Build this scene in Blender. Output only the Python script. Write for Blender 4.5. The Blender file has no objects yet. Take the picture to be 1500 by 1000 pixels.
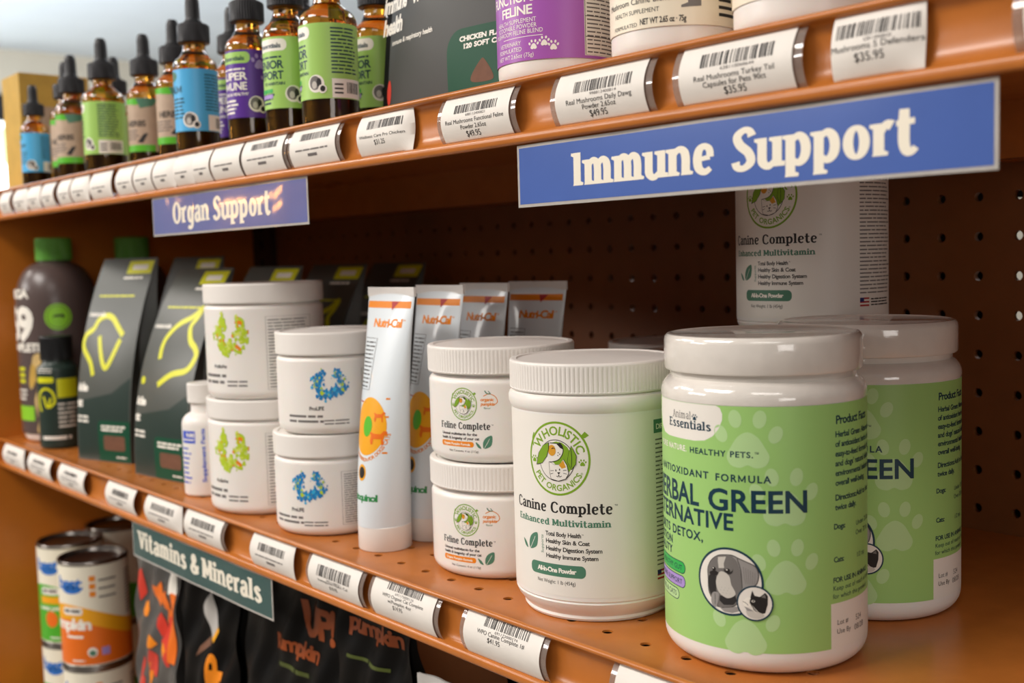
import bpy, math, random
from mathutils import Vector, Matrix
from mathutils.geometry import tessellate_polygon, delaunay_2d_cdt

# ---------------------------------------------------------------- camera, world, lights, exposure
SC = bpy.context.scene
COL = SC.collection
ZO = 1250.0                      # height of the design origin above the floor, mm


def V(x, y, z):
    return Vector((x / 1000.0, y / 1000.0, (z + ZO) / 1000.0))


yaw, pitch, roll = 0.8592, -0.0766, -0.0283
c_, s_ = math.cos(yaw), math.sin(yaw)
fwd = Vector((-s_ * math.cos(pitch), c_ * math.cos(pitch), math.sin(pitch)))
rgt = Vector((c_, s_, 0.0))
upv = rgt.cross(fwd)
rgt2 = rgt * math.cos(roll) + upv * math.sin(roll)
upv2 = upv * math.cos(roll) - rgt * math.sin(roll)
cam = bpy.data.cameras.new('camera')
cam.sensor_width = 36.0
cam.lens = 1599.6 / 1500 * 36
cam.clip_start = 0.02
cam.dof.use_dof = True
cam.dof.focus_distance = 0.56
cam.dof.aperture_fstop = 9.0
camo = bpy.data.objects.new('camera', cam)
COL.objects.link(camo)
M = Matrix((rgt2, upv2, -fwd)).transposed().to_4x4()
M.translation = V(541.5, -692.46, -30.42)
camo.matrix_world = M
SC.camera = camo

SC.view_settings.view_transform = 'Standard'
SC.view_settings.look = 'None'
SC.view_settings.gamma = 1.0
SC.view_settings.use_curve_mapping = False
SC.view_settings.exposure = -0.1

W = bpy.data.worlds.new('world')
SC.world = W
W.use_nodes = True
W.node_tree.nodes['Background'].inputs[0].default_value = (1.0, 0.94, 0.89, 1)
W.node_tree.nodes['Background'].inputs[1].default_value = 0.105


def area(name, loc, to, sx, sy, power, col=(1, .94, .88)):
    l = bpy.data.lights.new(name, 'AREA')
    l.shape = 'RECTANGLE'
    l.size, l.size_y, l.energy, l.color = sx, sy, power, col
    o = bpy.data.objects.new(name, l)
    COL.objects.link(o)
    o.location = V(*loc)
    o.rotation_euler = (V(*to) - V(*loc)).to_track_quat('-Z', 'Y').to_euler()
    return o


area('ceiling_troffer_near', (-500, -1900, 1430), (-450, -1500, 0), 1.2, 0.6, 52)
area('ceiling_troffer_side', (1500, -1700, 1430), (1400, -1500, 0), 1.2, 0.6, 14)
area('shop_front_light', (4200, -2300, 420), (-700, -200, -80), 1.4, 1.0, 24, (1, .95, .9))
area('ceiling_troffer_far', (-2600, -1500, 1430), (-2500, -1400, 0), 1.2, 0.6, 46)
area('ceiling_troffer_back', (-900, 1700, 1430), (-900, 1500, 0), 2.4, 0.6, 40, (.95, .97, 1))
area('added_ceiling_uplight', (-4800, -700, 500), (-5000, 900, 1500), 1.6, 1.6, 190, (.86, .94, 1))  # unseen uplight, added to brighten the far ceiling
area('shop_window_light', (-3000, -3800, 1250), (-100, -300, -50), 2.0, 0.4, 52, (1, .95, .9))

# ---------------------------------------------------------------- materials
MATS = {}


def mat(name, col, rough=.5, metal=0., spec=.5, coat=0., noise=0., nscale=40., trans=0., ior=1.45, bump=0., emit=0., sub=0.):
    if name in MATS:
        return MATS[name]
    m = bpy.data.materials.new(name)
    m.use_nodes = True
    nt = m.node_tree
    b = nt.nodes['Principled BSDF']
    b.inputs['Base Color'].default_value = (*col, 1)
    b.inputs['Roughness'].default_value = rough
    b.inputs['Metallic'].default_value = metal
    b.inputs['Specular IOR Level'].default_value = spec
    b.inputs['Coat Weight'].default_value = coat
    b.inputs['Coat Roughness'].default_value = .03
    b.inputs['Transmission Weight'].default_value = trans
    b.inputs['IOR'].default_value = ior
    if sub:
        b.inputs['Subsurface Weight'].default_value = sub
        b.inputs['Subsurface Scale'].default_value = .004
    if emit:
        b.inputs['Emission Color'].default_value = (*col, 1)
        b.inputs['Emission Strength'].default_value = emit
    if noise or bump:
        tc = nt.nodes.new('ShaderNodeTexCoord')
        n = nt.nodes.new('ShaderNodeTexNoise')
        n.inputs['Scale'].default_value = nscale
        n.inputs['Detail'].default_value = 4
        nt.links.new(tc.outputs['Object'], n.inputs['Vector'])
        if noise:
            r = nt.nodes.new('ShaderNodeValToRGB')
            lo = [max(0, c * (1 - noise)) for c in col]
            hi = [min(1, c * (1 + noise)) for c in col]
            r.color_ramp.elements[0].color = (*lo, 1)
            r.color_ramp.elements[1].color = (*hi, 1)
            r.color_ramp.elements[0].position = .3
            r.color_ramp.elements[1].position = .7
            nt.links.new(n.outputs['Fac'], r.inputs['Fac'])
            nt.links.new(r.outputs['Color'], b.inputs['Base Color'])
        if bump:
            bp = nt.nodes.new('ShaderNodeBump')
            bp.inputs['Strength'].default_value = bump
            bp.inputs['Distance'].default_value = .001
            nt.links.new(n.outputs['Fac'], bp.inputs['Height'])
            nt.links.new(bp.outputs['Normal'], b.inputs['Normal'])
    MATS[name] = m
    return m


def S(h):
    """sRGB hex to linear"""
    o = []
    for i in (0, 2, 4):
        c = int(h[i:i + 2], 16) / 255
        o.append(c / 12.92 if c <= .04045 else ((c + .055) / 1.055) ** 2.4)
    return tuple(o)


mat('shelf_paint', S('b86d2e'), .27, noise=.06, nscale=60, bump=.04)
mat('panel_paint', S('c87420'), .38, noise=.05, nscale=30)
mat('pegboard_paint', S('87522b'), .45, noise=.06, nscale=50)
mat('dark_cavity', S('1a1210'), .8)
mat('post_shaded', S('3a2418'), .5)  # panel paint darkened, the corner shade is put into the colour
mat('tag_paper', S('e6e0d8'), .6, noise=.02, nscale=80)
mat('print_black', S('2b2726'), .6)
mat('print_grey', S('6d6765'), .6)
mat('white_plastic', S('ece7e1'), .32, sub=.15, noise=.012, nscale=50)
mat('white_lid', S('eae5df'), .36, noise=.012, nscale=50)
mat('wrap_clear', S('e2dcd4'), .12, coat=.8, noise=.03, nscale=120, bump=.25)
mat('label_white', S('ebe6dd'), .42)
mat('label_green', S('9fcc76'), .36)
mat('paw_green', S('b5d898'), .36)
mat('navy', S('12384a'), .4)
mat('cream_print', S('f4efe4'), .45)
mat('pill_green', S('2fae4e'), .4)
mat('pill_violet', S('a98fd0'), .4)
mat('leaf_green', S('7fa626'), .45)
mat('forest', S('4f7f67'), .45)
mat('ink', S('231f1e'), .5)
mat('orange_print', S('e88612'), .45)
mat('amber_patch', S('d99a2b'), .45)
mat('fur_dark', S('2c2a2a'), .5)
mat('fur_mid', S('74706d'), .5)
mat('fur_grey', S('979390'), .5)
mat('fur_light', S('c9c4bb'), .5)
mat('sign_blue', S('4a65ac'), .2, coat=.6, noise=.05, nscale=25)
mat('sign_slate', S('666fa6'), .2, coat=.7, noise=.06, nscale=25)
mat('sign_teal', S('184b4b'), .2, coat=.6, noise=.05, nscale=25)
mat('sign_letter', S('f2ead8'), .2, coat=.5)
mat('sleeve_edge', S('cfc9c2'), .15, trans=.3, noise=.05, nscale=200)
mat('amber_glass', (.92, .44, .05), .03, trans=1.0, ior=1.5)
mat('tonic', (.02, .008, .003), .3)
mat('rubber_black', S('232326'), .5)
mat('collar_black', S('2d2c2f'), .36)
mat('label_blue', S('55b4e8'), .38)
mat('label_purple', S('5a2f96'), .38)
mat('label_lime', S('a5d06a'), .38)
mat('label_tan', S('b9a28c'), .5, noise=.08, nscale=120)
mat('bright_green', S('58b82a'), .4)
mat('box_gold', S('c9a24a'), .5, noise=.08, nscale=60)
mat('pouch_char', S('464644'), .5, spec=.35, noise=.05, nscale=12, bump=.2)
mat('orange_shaded', S('96430c'), .5)  # orange bag print, darkened to stand for shade under the lower shelf
mat('lime_shaded', S('46501a'), .5)  # lime bag print, shade of the bottom shelf put into its colour
mat('pouch_grey', S('4f524d'), .36, noise=.05, nscale=12, bump=.2)
mat('pouch_dark', S('2b3a34'), .34, noise=.06, nscale=12, bump=.2)
mat('pouch_black', S('090808'), .5, spec=.16, noise=.1, nscale=14, bump=.3)  # black film, deepened to stand for shade over the bottom bags
mat('pouch_green', S('0e4a32'), .5, spec=.3)
mat('chew_brown', S('6f4a35'), .7, noise=.1, nscale=200)
mat('red_print', S('d03a2a'), .4)
mat('lime_print', S('d8d818'), .4)
mat('label_orchid', S('a65bb4'), .34)
mat('label_cream', S('efe6d0'), .4)
mat('omega_dark', S('5a4c49'), .3)
mat('cap_green', S('64a83e'), .42)
mat('lime_disc', S('8ccb2e'), .4)
mat('retriever', S('d8b878'), .6, noise=.12, nscale=90)
mat('royal_blue', S('2f4fc4'), .4)
mat('splash_lime', S('b7cf2e'), .45)
mat('splash_lime_b', S('d3dd6a'), .45)
mat('splash_blue', S('1f7fc0'), .45)
mat('splash_cyan', S('37aede'), .45)
mat('tube_white', S('e9e5e1'), .3, coat=.25)
mat('tube_ice', S('dde5ea'), .3, coat=.25)
mat('vet_green', S('2f8a4a'), .4)
mat('can_metal', S('8a8580'), .28, metal=1.)
mat('can_shadow', S('5a5048'), .35, metal=1.)
mat('can_cream', S('ece6d2'), .4)
mat('can_orange', S('e8701a'), .4)
mat('can_yellow', S('f0a81c'), .4)
mat('can_green', S('4fae2c'), .4)
mat('can_blue', S('2f6fc0'), .4)
mat('silver_bag', S('5c5a58'), .3, metal=.3, noise=.15, nscale=18, bump=.5)
mat('frost_bag', S('b9b6b2'), .35, noise=.08, nscale=18, bump=.4)
mat('flag_red', S('b03030'), .5)
mat('flag_blue', S('28306a'), .5)
mat('ceiling_white', S('dfe6ee'), .9, noise=.03, nscale=2)
mat('wall_beige', S('c9bfae'), .85, noise=.04, nscale=3)
mat('floor_grey', S('8f8375'), .5, noise=.08, nscale=5)
mat('black_plastic', S('17181a'), .4)
mat('foliage_day', S('bfe0a8'), .8, emit=1.6, noise=.4, nscale=2.5)
mat('day_white', (1, 1, .97), .8, emit=3.0)
mat('tube_lamp', (1, .98, .95), .5, emit=5.)
mat('warm_bulb', (1, .45, .06), .5, emit=28.)


def clear_plastic():
    m = bpy.data.materials.new('holder_clear')
    m.use_nodes = True
    nt = m.node_tree
    nt.nodes.clear()
    out = nt.nodes.new('ShaderNodeOutputMaterial')
    mix = nt.nodes.new('ShaderNodeMixShader')
    tr = nt.nodes.new('ShaderNodeBsdfTransparent')
    tr.inputs[0].default_value = (.86, .84, .82, 1)
    gl = nt.nodes.new('ShaderNodeBsdfGlossy')
    gl.inputs['Roughness'].default_value = .08
    fr = nt.nodes.new('ShaderNodeMath')
    fr.operation = 'MULTIPLY_ADD'
    fr.inputs[1].default_value = .16
    fr.inputs[2].default_value = .06
    lw = nt.nodes.new('ShaderNodeLayerWeight')
    lw.inputs[0].default_value = .35
    nt.links.new(lw.outputs['Facing'], fr.inputs[0])
    nt.links.new(fr.outputs[0], mix.inputs[0])
    df = nt.nodes.new('ShaderNodeBsdfTranslucent')
    df.inputs[0].default_value = (.62, .52, .46, 1)
    dd = nt.nodes.new('ShaderNodeBsdfDiffuse')
    dd.inputs[0].default_value = (.62, .52, .46, 1)
    m2 = nt.nodes.new('ShaderNodeMixShader')
    m2.inputs[0].default_value = .6
    nt.links.new(df.outputs[0], m2.inputs[1])
    nt.links.new(dd.outputs[0], m2.inputs[2])
    m3 = nt.nodes.new('ShaderNodeMixShader')
    m3.inputs[0].default_value = .34
    nt.links.new(tr.outputs[0], m3.inputs[1])
    nt.links.new(m2.outputs[0], m3.inputs[2])
    nt.links.new(m3.outputs[0], mix.inputs[1])
    nt.links.new(gl.outputs[0], mix.inputs[2])
    nt.links.new(mix.outputs[0], out.inputs[0])
    MATS['holder_clear'] = m


clear_plastic()

# ---------------------------------------------------------------- object helpers


def new_obj(name, me, parent=None):
    o = bpy.data.objects.new(name, me)
    COL.objects.link(o)
    if parent is not None:
        o.parent = parent
    return o


def tag(o, label=None, cat=None, group=None, kind=None):
    if label:
        o['label'] = label
    if cat:
        o['category'] = cat
    if group:
        o['group'] = group
    if kind:
        o['kind'] = kind
    return o


def thing(name, label, cat, loc, rz=0., group=None):
    o = new_obj(name, None)
    o.empty_display_size = .01
    o.location = V(*loc)
    o.rotation_euler = (0, 0, rz)
    return tag(o, label, cat, group)


def copy_tree(o, loc=None, rz=None, label=None, group=None, parent=None):
    n = o.copy()
    COL.objects.link(n)
    if parent is not None:
        n.parent = parent
    if loc is not None:
        n.location = V(*loc)
    if rz is not None:
        n.rotation_euler = (0, 0, rz)
    if label:
        n['label'] = label
    if group:
        n['group'] = group
    for ch in list(o.children):
        copy_tree(ch, parent=n)
    return n


class MB:
    """collects faces in mm and links them as ONE mesh object"""

    def __init__(self):
        self.v, self.f, self.m, self.names = [], [], [], []

    def mi(self, name):
        if name not in self.names:
            self.names.append(name)
        return self.names.index(name)

    def add(self, vs, fs, m):
        b = len(self.v)
        k = self.mi(m)
        self.v += [tuple(p) for p in vs]
        for f in fs:
            self.f.append(tuple(b + i for i in f))
            self.m.append(k)

    def box(self, x0, x1, y0, y1, z0, z1, m):
        vs = [(x, y, z) for z in (z0, z1) for y in (y0, y1) for x in (x0, x1)]
        self.add(vs, [(0, 2, 3, 1), (4, 5, 7, 6), (0, 1, 5, 4), (2, 6, 7, 3), (0, 4, 6, 2), (1, 3, 7, 5)], m)

    def prism_x(self, prof, x0, x1, m):
        """closed profile of (y,z) extruded along x"""
        n = len(prof)
        vs = [(x0, y, z) for y, z in prof] + [(x1, y, z) for y, z in prof]
        fs = [(i, (i + 1) % n, n + (i + 1) % n, n + i) for i in range(n)]
        tri = tessellate_polygon([[Vector((y, z, 0)) for y, z in prof]])
        fs += [tuple(t) for t in tri] + [tuple(n + i for i in reversed(t)) for t in tri]
        self.add(vs, fs, m)

    def lathe(self, prof, m, segs=96, cx=0, cy=0, ribs=0, depth=0., rz=None):
        """prof: (r,z) bottom to top, ribs modulate radii where third item is true"""
        vs, fs, rings = [], [], []
        for p in prof:
            r, z = p[0], p[1]
            if r <= 1e-6:
                rings.append([len(vs)])
                vs.append((cx, cy, z))
                continue
            ring = []
            for i in range(segs):
                a = 2 * math.pi * i / segs
                rr = r
                if len(p) > 2 and p[2] and ribs:
                    rr = r - depth * (.5 + .5 * math.cos(a * ribs)) ** 3
                ring.append(len(vs))
                vs.append((cx + rr * math.cos(a), cy + rr * math.sin(a), z))
            rings.append(ring)
        for a, b in zip(rings, rings[1:]):
            for i in range(segs):
                j = (i + 1) % segs
                if len(a) == 1 and len(b) == 1:
                    continue
                if len(a) == 1:
                    fs.append((a[0], b[j], b[i]))
                elif len(b) == 1:
                    fs.append((a[i], a[j], b[0]))
                else:
                    fs.append((a[i], a[j], b[j], b[i]))
        self.add(vs, fs, m)

    def sheet(self, fn, w, h, nx, ny, m, thick=.25, x0=0., y0=0.):
        """thin closed sheet: fn(s,t,off)->xyz"""
        vs, fs = [], []
        for off in (0., -thick):
            for j in range(ny + 1):
                for i in range(nx + 1):
                    vs.append(fn(x0 + w * i / nx, y0 + h * j / ny, off))
        n = (nx + 1) * (ny + 1)

        def I(i, j, k):
            return k * n + j * (nx + 1) + i
        for j in range(ny):
            for i in range(nx):
                fs.append((I(i, j, 0), I(i + 1, j, 0), I(i + 1, j + 1, 0), I(i, j + 1, 0)))
                fs.append((I(i, j, 1), I(i, j + 1, 1), I(i + 1, j + 1, 1), I(i + 1, j, 1)))
        for i in range(nx):
            fs.append((I(i, 0, 0), I(i, 0, 1), I(i + 1, 0, 1), I(i + 1, 0, 0)))
            fs.append((I(i, ny, 0), I(i + 1, ny, 0), I(i + 1, ny, 1), I(i, ny, 1)))
        for j in range(ny):
            fs.append((I(0, j, 0), I(0, j + 1, 0), I(0, j + 1, 1), I(0, j, 1)))
            fs.append((I(nx, j, 0), I(nx, j, 1), I(nx, j + 1, 1), I(nx, j + 1, 0)))
        self.add(vs, fs, m)

    def build(self, name, parent=None, angle=35, label=None):
        me = bpy.data.meshes.new(name)
        me.from_pydata([(x / 1000, y / 1000, z / 1000) for x, y, z in self.v], [], self.f)
        for n in self.names:
            me.materials.append(MATS[n])
        me.polygons.foreach_set('material_index', self.m)
        me.update()
        if angle:
            me.shade_smooth()
            me.set_sharp_from_angle(angle=math.radians(angle))
        o = new_obj(name, me, parent)
        if label:
            o['label'] = label
        return o


def world_build(mb, name, angle=35):
    """a top-level mesh given in design mm coordinates"""
    o = mb.build(name, None, angle)
    o.location = V(0, 0, 0)
    return o


# ---------------------------------------------------------------- lettering: built-in sans glyphs
GLYPH = {}


def load_glyphs():
    chars = [chr(i) for i in range(33, 127)] + ['\u2122', '\u00ae', '\u00b7']
    objs = []
    for wt, off in ((0, 0.0), (1, .022), (2, .04)):
        for ch in chars + ['||']:
            for st in ((ch, '|' + ch + '|') if ch != '||' else (ch,)):
                cu = bpy.data.curves.new('g', 'FONT')
                cu.body = st
                cu.size = 1.0
                cu.resolution_u = 3
                cu.offset = off if st == ch else 0
                o = bpy.data.objects.new('g', cu)
                COL.objects.link(o)
                objs.append((wt, ch, st, o))
    bpy.context.view_layer.update()
    dg = bpy.context.evaluated_depsgraph_get()
    wid = {}
    for wt, ch, st, o in objs:
        me = o.evaluated_get(dg).to_mesh()
        xs = [v.co.x for v in me.vertices]
        if st != ch or ch == '||':
            wid[(wt, ch)] = max(xs) - min(xs)
        else:
            tr = []
            vv = [(v.co.x, v.co.y) for v in me.vertices]
            for p in me.polygons:
                q = list(p.vertices)
                for i in range(1, len(q) - 1):
                    tr.append((vv[q[0]], vv[q[i]], vv[q[i + 1]]))
            GLYPH[(wt, ch)] = [tr, 0]
        o.evaluated_get(dg).to_mesh_clear()
    for wt, ch, st, o in objs:
        if st == ch and ch != '||':
            GLYPH[(wt, ch)][1] = wid[(wt, ch)] - wid[(wt, '||')]
    for wt in (0, 1, 2):
        GLYPH[(wt, ' ')] = [[], .30]
    H = GLYPH[(0, 'H')][0]
    GLYPH['cap'] = max(p[1] for t in H for p in t)
    for wt, ch, st, o in objs:
        cu = o.data
        bpy.data.objects.remove(o)
        bpy.data.curves.remove(cu)




def union2d(tr):
    """overlapping triangles to a non-overlapping set"""
    vs, fs = [], []
    for q in tr:
        a = area2(q)
        if abs(a) < 1e-8:
            continue
        b = len(vs)
        vs += [Vector(p) for p in q]
        fs.append((b, b + 1, b + 2) if a > 0 else (b, b + 2, b + 1))
    if not fs:
        return []
    r = delaunay_2d_cdt(vs, [], fs, 0, 1e-5)
    ov, of, src = r[0], r[2], r[5]
    out = []
    for f, s in zip(of, src):
        if s:
            q = [tuple(ov[i]) for i in f]
            for i in range(1, len(q) - 1):
                out.append((q[0], q[i], q[i + 1]))
    return out


def area2(t):
    (a, b), (c, d), (e, f) = t
    return (c - a) * (f - b) - (e - a) * (d - b)


load_glyphs()
for k_ in list(GLYPH):
    if k_ != 'cap' and k_[0] > 0:
        GLYPH[k_][0] = union2d(GLYPH[k_][0])


def catmull(pts, n=7, closed=False):
    out = []
    P = list(pts)
    N = len(P)
    rng = range(N) if closed else range(N - 1)
    for i in rng:
        p0 = P[(i - 1) % N] if closed or i > 0 else P[0]
        p1 = P[i]
        p2 = P[(i + 1) % N]
        p3 = P[(i + 2) % N] if closed or i + 2 < N else P[-1]
        for k in range(n):
            t = k / n
            out.append(tuple(.5 * ((2 * b) + (-a + c) * t + (2 * a - 5 * b + 4 * c - d) * t * t + (-a + 3 * b - 3 * c + d) * t ** 3)
                             for a, b, c, d in zip(p0, p1, p2, p3)))
    if not closed:
        out.append(tuple(P[-1]))
    return out


def ribbon(pts, closed=False):
    """(x,y,w) polyline to quads as triangles"""
    L, R = [], []
    n = len(pts)
    for i, (x, y, w) in enumerate(pts):
        a = pts[i - 1] if (i > 0 or closed) else pts[i]
        b = pts[(i + 1) % n] if (i < n - 1 or closed) else pts[i]
        dx, dy = b[0] - a[0], b[1] - a[1]
        d = math.hypot(dx, dy) or 1
        nx, ny = -dy / d * w / 2, dx / d * w / 2
        L.append((x + nx, y + ny))
        R.append((x - nx, y - ny))
    tr = []
    for i in range(n if closed else n - 1):
        j = (i + 1) % n
        tr += [(R[i], R[j], L[j]), (R[i], L[j], L[i])]
    return tr


# own slab / display alphabet: 'v' stems, 'c' curved strokes with width factor 0 thin .. 1 thick, x-height 1
ALPHA = {
    'n': ('v.17,0,1,bt', 'c.19,.66,0;.3,.88,.35;.46,.95,.6;.61,.84,.9;.66,.6,1;.66,.3,1;.66,0,1', 'f.66', .87),
    'm': ('v.17,0,1,bt', 'c.19,.66,0;.28,.88,.35;.4,.95,.6;.53,.84,.9;.57,.6,1;.57,.3,1;.57,0,1', 'f.57',
          'c.59,.66,0;.68,.88,.35;.8,.95,.6;.93,.84,.9;.97,.6,1;.97,.3,1;.97,0,1', 'f.97', 1.2),
    'u': ('v.17,.3,1,t', 'c.17,.4,1;.18,.2,1;.28,.06,.7;.42,.04,.4;.58,.2,0', 'v.66,0,1,tr', .87),
    'i': ('v.18,0,1,bt', 'd.17,1.27', .4),
    'l': ('v.18,0,1.42,bt', .4),
    'I': ('v.2,0,1.32,bt', .46),
    'h': ('v.17,0,1.42,bt', 'c.19,.66,0;.3,.88,.35;.46,.95,.6;.61,.84,.9;.66,.6,1;.66,.3,1;.66,0,1', 'f.66', .87),
    'e': ('c.2,.5,0;.4,.53,0;.6,.56,.1', 'c.61,.56,.6;.58,.84,.55;.4,.96,.4;.22,.84,.8;.16,.5,1;.22,.17,.85;.42,.04,.5;.62,.16,.1', .76),
    'o': ('o.4,.5', .82),
    'O': ('O.5,.68', 1.02),
    'c': ('c.6,.78,.8;.42,.96,.3;.22,.84,.8;.16,.5,1;.22,.17,.85;.42,.04,.5;.62,.16,.1', .72),
    'p': ('v.17,-.4,1,bt', 'c.2,.78,0;.42,.95,.45;.6,.8,.9;.66,.5,1;.6,.2,.9;.42,.05,.45;.2,.2,0', .84),
    'd': ('v.66,0,1.42,tr', 'c.63,.78,0;.42,.95,.45;.23,.8,.9;.17,.5,1;.23,.2,.9;.42,.05,.45;.63,.2,0', .86),
    'a': ('c.14,.76,.7;.28,.95,.3;.48,.94,.5;.57,.76,.95;.57,.4,1;.57,.1,1;.62,0,.8', 'f.6',
          'c.55,.56,0;.34,.54,.3;.17,.4,.9;.17,.17,.9;.32,.04,.5;.55,.18,0', .78),
    'g': ('c.6,1,.9;.6,.5,1;.6,0,1;.52,-.3,.7;.3,-.38,.5;.14,-.26,.8', 'c.58,.78,0;.38,.95,.45;.22,.8,.9;.17,.5,1;.22,.2,.9;.38,.06,.45;.58,.22,0', .8),
    'r': ('v.17,0,1,bt', 'c.19,.6,0;.3,.86,.4;.42,.95,.8;.54,.9,1', .58),
    't': ('c.24,1.36,.7;.23,.9,1;.23,.35,1;.3,.08,.75;.42,.05,.4;.55,.17,.1', 'h.02,.52,.94', .58),
    's': ('c.56,.78,.6;.38,.96,.35;.18,.8,.85;.3,.58,.95;.5,.42,.95;.58,.2,.85;.36,.04,.35;.12,.2,.6', .7),
    'S': ('c.66,1.12,.9;.58,1.3,.5;.38,1.34,.35;.16,1.14,.85;.26,.84,1;.54,.56,1;.62,.24,.9;.38,.03,.35;.16,.08,.6;.1,.26,.9', .78),
    'v': ('c.1,.98,1;.36,.02,.9', 'c.36,.02,.4;.62,.98,.3', 'g.1', 'g.62', .72),
    'V': ('c.14,1.34,1;.46,.02,.95', 'c.46,.02,.5;.78,1.34,.4', 'G.14', 'G.78', .88),
    'C': ('c.82,1.08,.7;.68,1.3,.4;.48,1.36,.35;.24,1.18,.8;.15,.68,1;.24,.18,.85;.5,.02,.35;.72,.08,.3;.84,.3,.2', .94),
    'E': ('v.2,0,1.38,btE', 'h.2,.74,1.32', 'h.2,.62,.7', 'h.2,.76,.06', 'k.74,1.12,1.36', 'k.76,.02,.28', .86),
    'F': ('v.2,0,1.38,bE', 'h.2,.74,1.32', 'h.2,.6,.68', 'k.74,1.12,1.36', .8),
    'M': ('v.18,0,1.38,bE', 'c.2,1.34,.9;.55,.25,.8', 'c.55,.25,.4;.88,1.34,.4', 'v.92,0,1.38,bE', 1.12),
    'A': ('c.1,0,.2;.46,1.36,.3', 'c.46,1.36,.9;.84,0,1', 'h.24,.7,.46', 'f.1', 'f.84', .94),
    '&': ('c.82,.62,.6;.7,.2,.7;.4,.02,.5;.16,.28,.9;.34,.66,.8;.56,.98,.7;.46,1.3,.4;.26,1.1,.8;.42,.64,.9;.82,.04,1', .98),
    ' ': (.42,),
}


for wt_, w_ in ((1, .115), (2, .15)):      # the heavy M from plain strokes
    h_, a_ = GLYPH['cap'], GLYPH[(0, 'M')][1]
    l_, r_ = .1, a_ - .1
    tr_ = []
    for p_ in ([(l_, 0), (l_, h_)], [(r_, 0), (r_, h_)], [(l_, h_ - .03), (a_ / 2, .1)], [(r_, h_ - .03), (a_ / 2, .1)]):
        tr_ += ribbon([(x_, y_, w_) for x_, y_ in p_])
    GLYPH[(wt_, 'M')] = [union2d(tr_), a_]

OWN = {}


def own_text(st, T=.24, t=.14, serif=.09, flare=False):
    """triangles for a string in the own alphabet; x-height 1"""
    out, x = [], 0.
    for ch in st:
        k = (ch, T, t, serif, flare)
        if k not in OWN:
            OWN[k] = own_glyphs(ch, T, t, serif, flare)
        tr, adv = OWN[k]
        out += [tuple((px + x, py) for px, py in q) for q in tr]
        x += adv
    return out, x


def own_glyphs(st, T, t, serif, flare):
    out, x = [], 0.

    def tri_poly(pts):
        n = [Vector((p[0], p[1], 0)) for p in pts]
        return [tuple(pts[i] for i in q) for q in tessellate_polygon([n])]

    for ch in st:
        g = ALPHA[ch]
        tr = []

        def foot(cx, y, d):
            h = T / 2
            e = serif
            if flare:
                tr.extend(tri_poly([(cx - h - e * .25, y), (cx + h + e * .9, y), (cx + h + e * 1.2, y + d * .1), (cx + h, y + d * .16), (cx + h, y + d * .3), (cx - h, y + d * .3), (cx - h, y + d * .1)]))
            else:
                tr.extend(tri_poly([(cx - h - e, y), (cx + h + e, y), (cx + h + e, y + d * t * .95), (cx - h - e, y + d * t * .95)]))

        def head(cx, y):
            h = T / 2
            e = serif
            if flare:
                tr.extend(tri_poly([(cx + h, y), (cx - h, y - .01), (cx - h - e * .95, y + .0), (cx - h - e * 1.15, y - .1), (cx - h, y - .17), (cx + h, y - .2)]))
            else:
                tr.extend(tri_poly([(cx + h, y), (cx - h - e, y), (cx - h - e, y - t * .95), (cx + h, y - t * .95)]))
        for el in g[:-1]:
            k = el[0]
            if k == 'v':
                p = el[1:].split(',')
                cx, y0, y1 = map(float, p[:3])
                tr += tri_poly([(cx - T / 2, y0), (cx + T / 2, y0), (cx + T / 2, y1), (cx - T / 2, y1)])
                if 'b' in p[3]:
                    foot(cx, y0, 1)
                if 't' in p[3]:
                    head(cx, y1)
                if 'r' in p[3]:
                    h = T / 2
                    tr += tri_poly([(cx - h, 0), (cx + h + serif, 0), (cx + h + serif * (1.1 if flare else 1), t * .95), (cx - h, t * 1.2)])
                if 'E' in p[3]:
                    h = T / 2
                    tr += tri_poly([(cx - h - serif, y1), (cx + h, y1), (cx + h, y1 - t), (cx - h - serif, y1 - t)])
            elif k == 'c':
                pts = [tuple(map(float, q.split(','))) for q in el[1:].split(';')]
                pts = [(a, b, t + (T - t) * w) for a, b, w in pts]
                tr += ribbon(catmull(pts, 5))
            elif k in 'oO':
                cx, cy = map(float, el[1:].split(','))
                rx, ry = (.24, .46) if k == 'o' else (.34, .65)
                pts = []
                for i in range(28):
                    a = 2 * math.pi * i / 28
                    pts.append((cx + rx * math.cos(a), cy + ry * math.sin(a), t + (T - t) * abs(math.cos(a)) ** 1.2))
                tr += ribbon(pts, True)
            elif k == 'd':
                cx, cy = map(float, el[1:].split(','))
                r = T * .58
                pts = [(cx + r * math.cos(i * math.pi / 5), cy + r * math.sin(i * math.pi / 5)) for i in range(10)]
                tr += tri_poly(pts)
            elif k == 'h':
                x0, x1, y = map(float, el[1:].split(','))
                tr += tri_poly([(x0, y - t / 2), (x1, y - t / 2 + (.03 if flare else 0)), (x1, y + t / 2 + (.05 if flare else 0)), (x0, y + t / 2)])
            elif k == 'k':
                x0, y0, y1 = map(float, el[1:].split(','))
                tr += tri_poly([(x0 - t * .9, y0), (x0, y0), (x0, y1), (x0 - t * .9, y1)])
            elif k == 'f':
                foot(float(el[1:]), 0, 1)
            elif k in 'gG':
                cx = float(el[1:])
                y = 1 if k == 'g' else 1.38
                tr += tri_poly([(cx - T * .9, y), (cx + T * .9, y), (cx + T * .9, y - t), (cx - T * .9, y - t)])
        out += union2d(tr)
        x += g[-1] + (.03 if not flare else .05)
    return out, x


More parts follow.
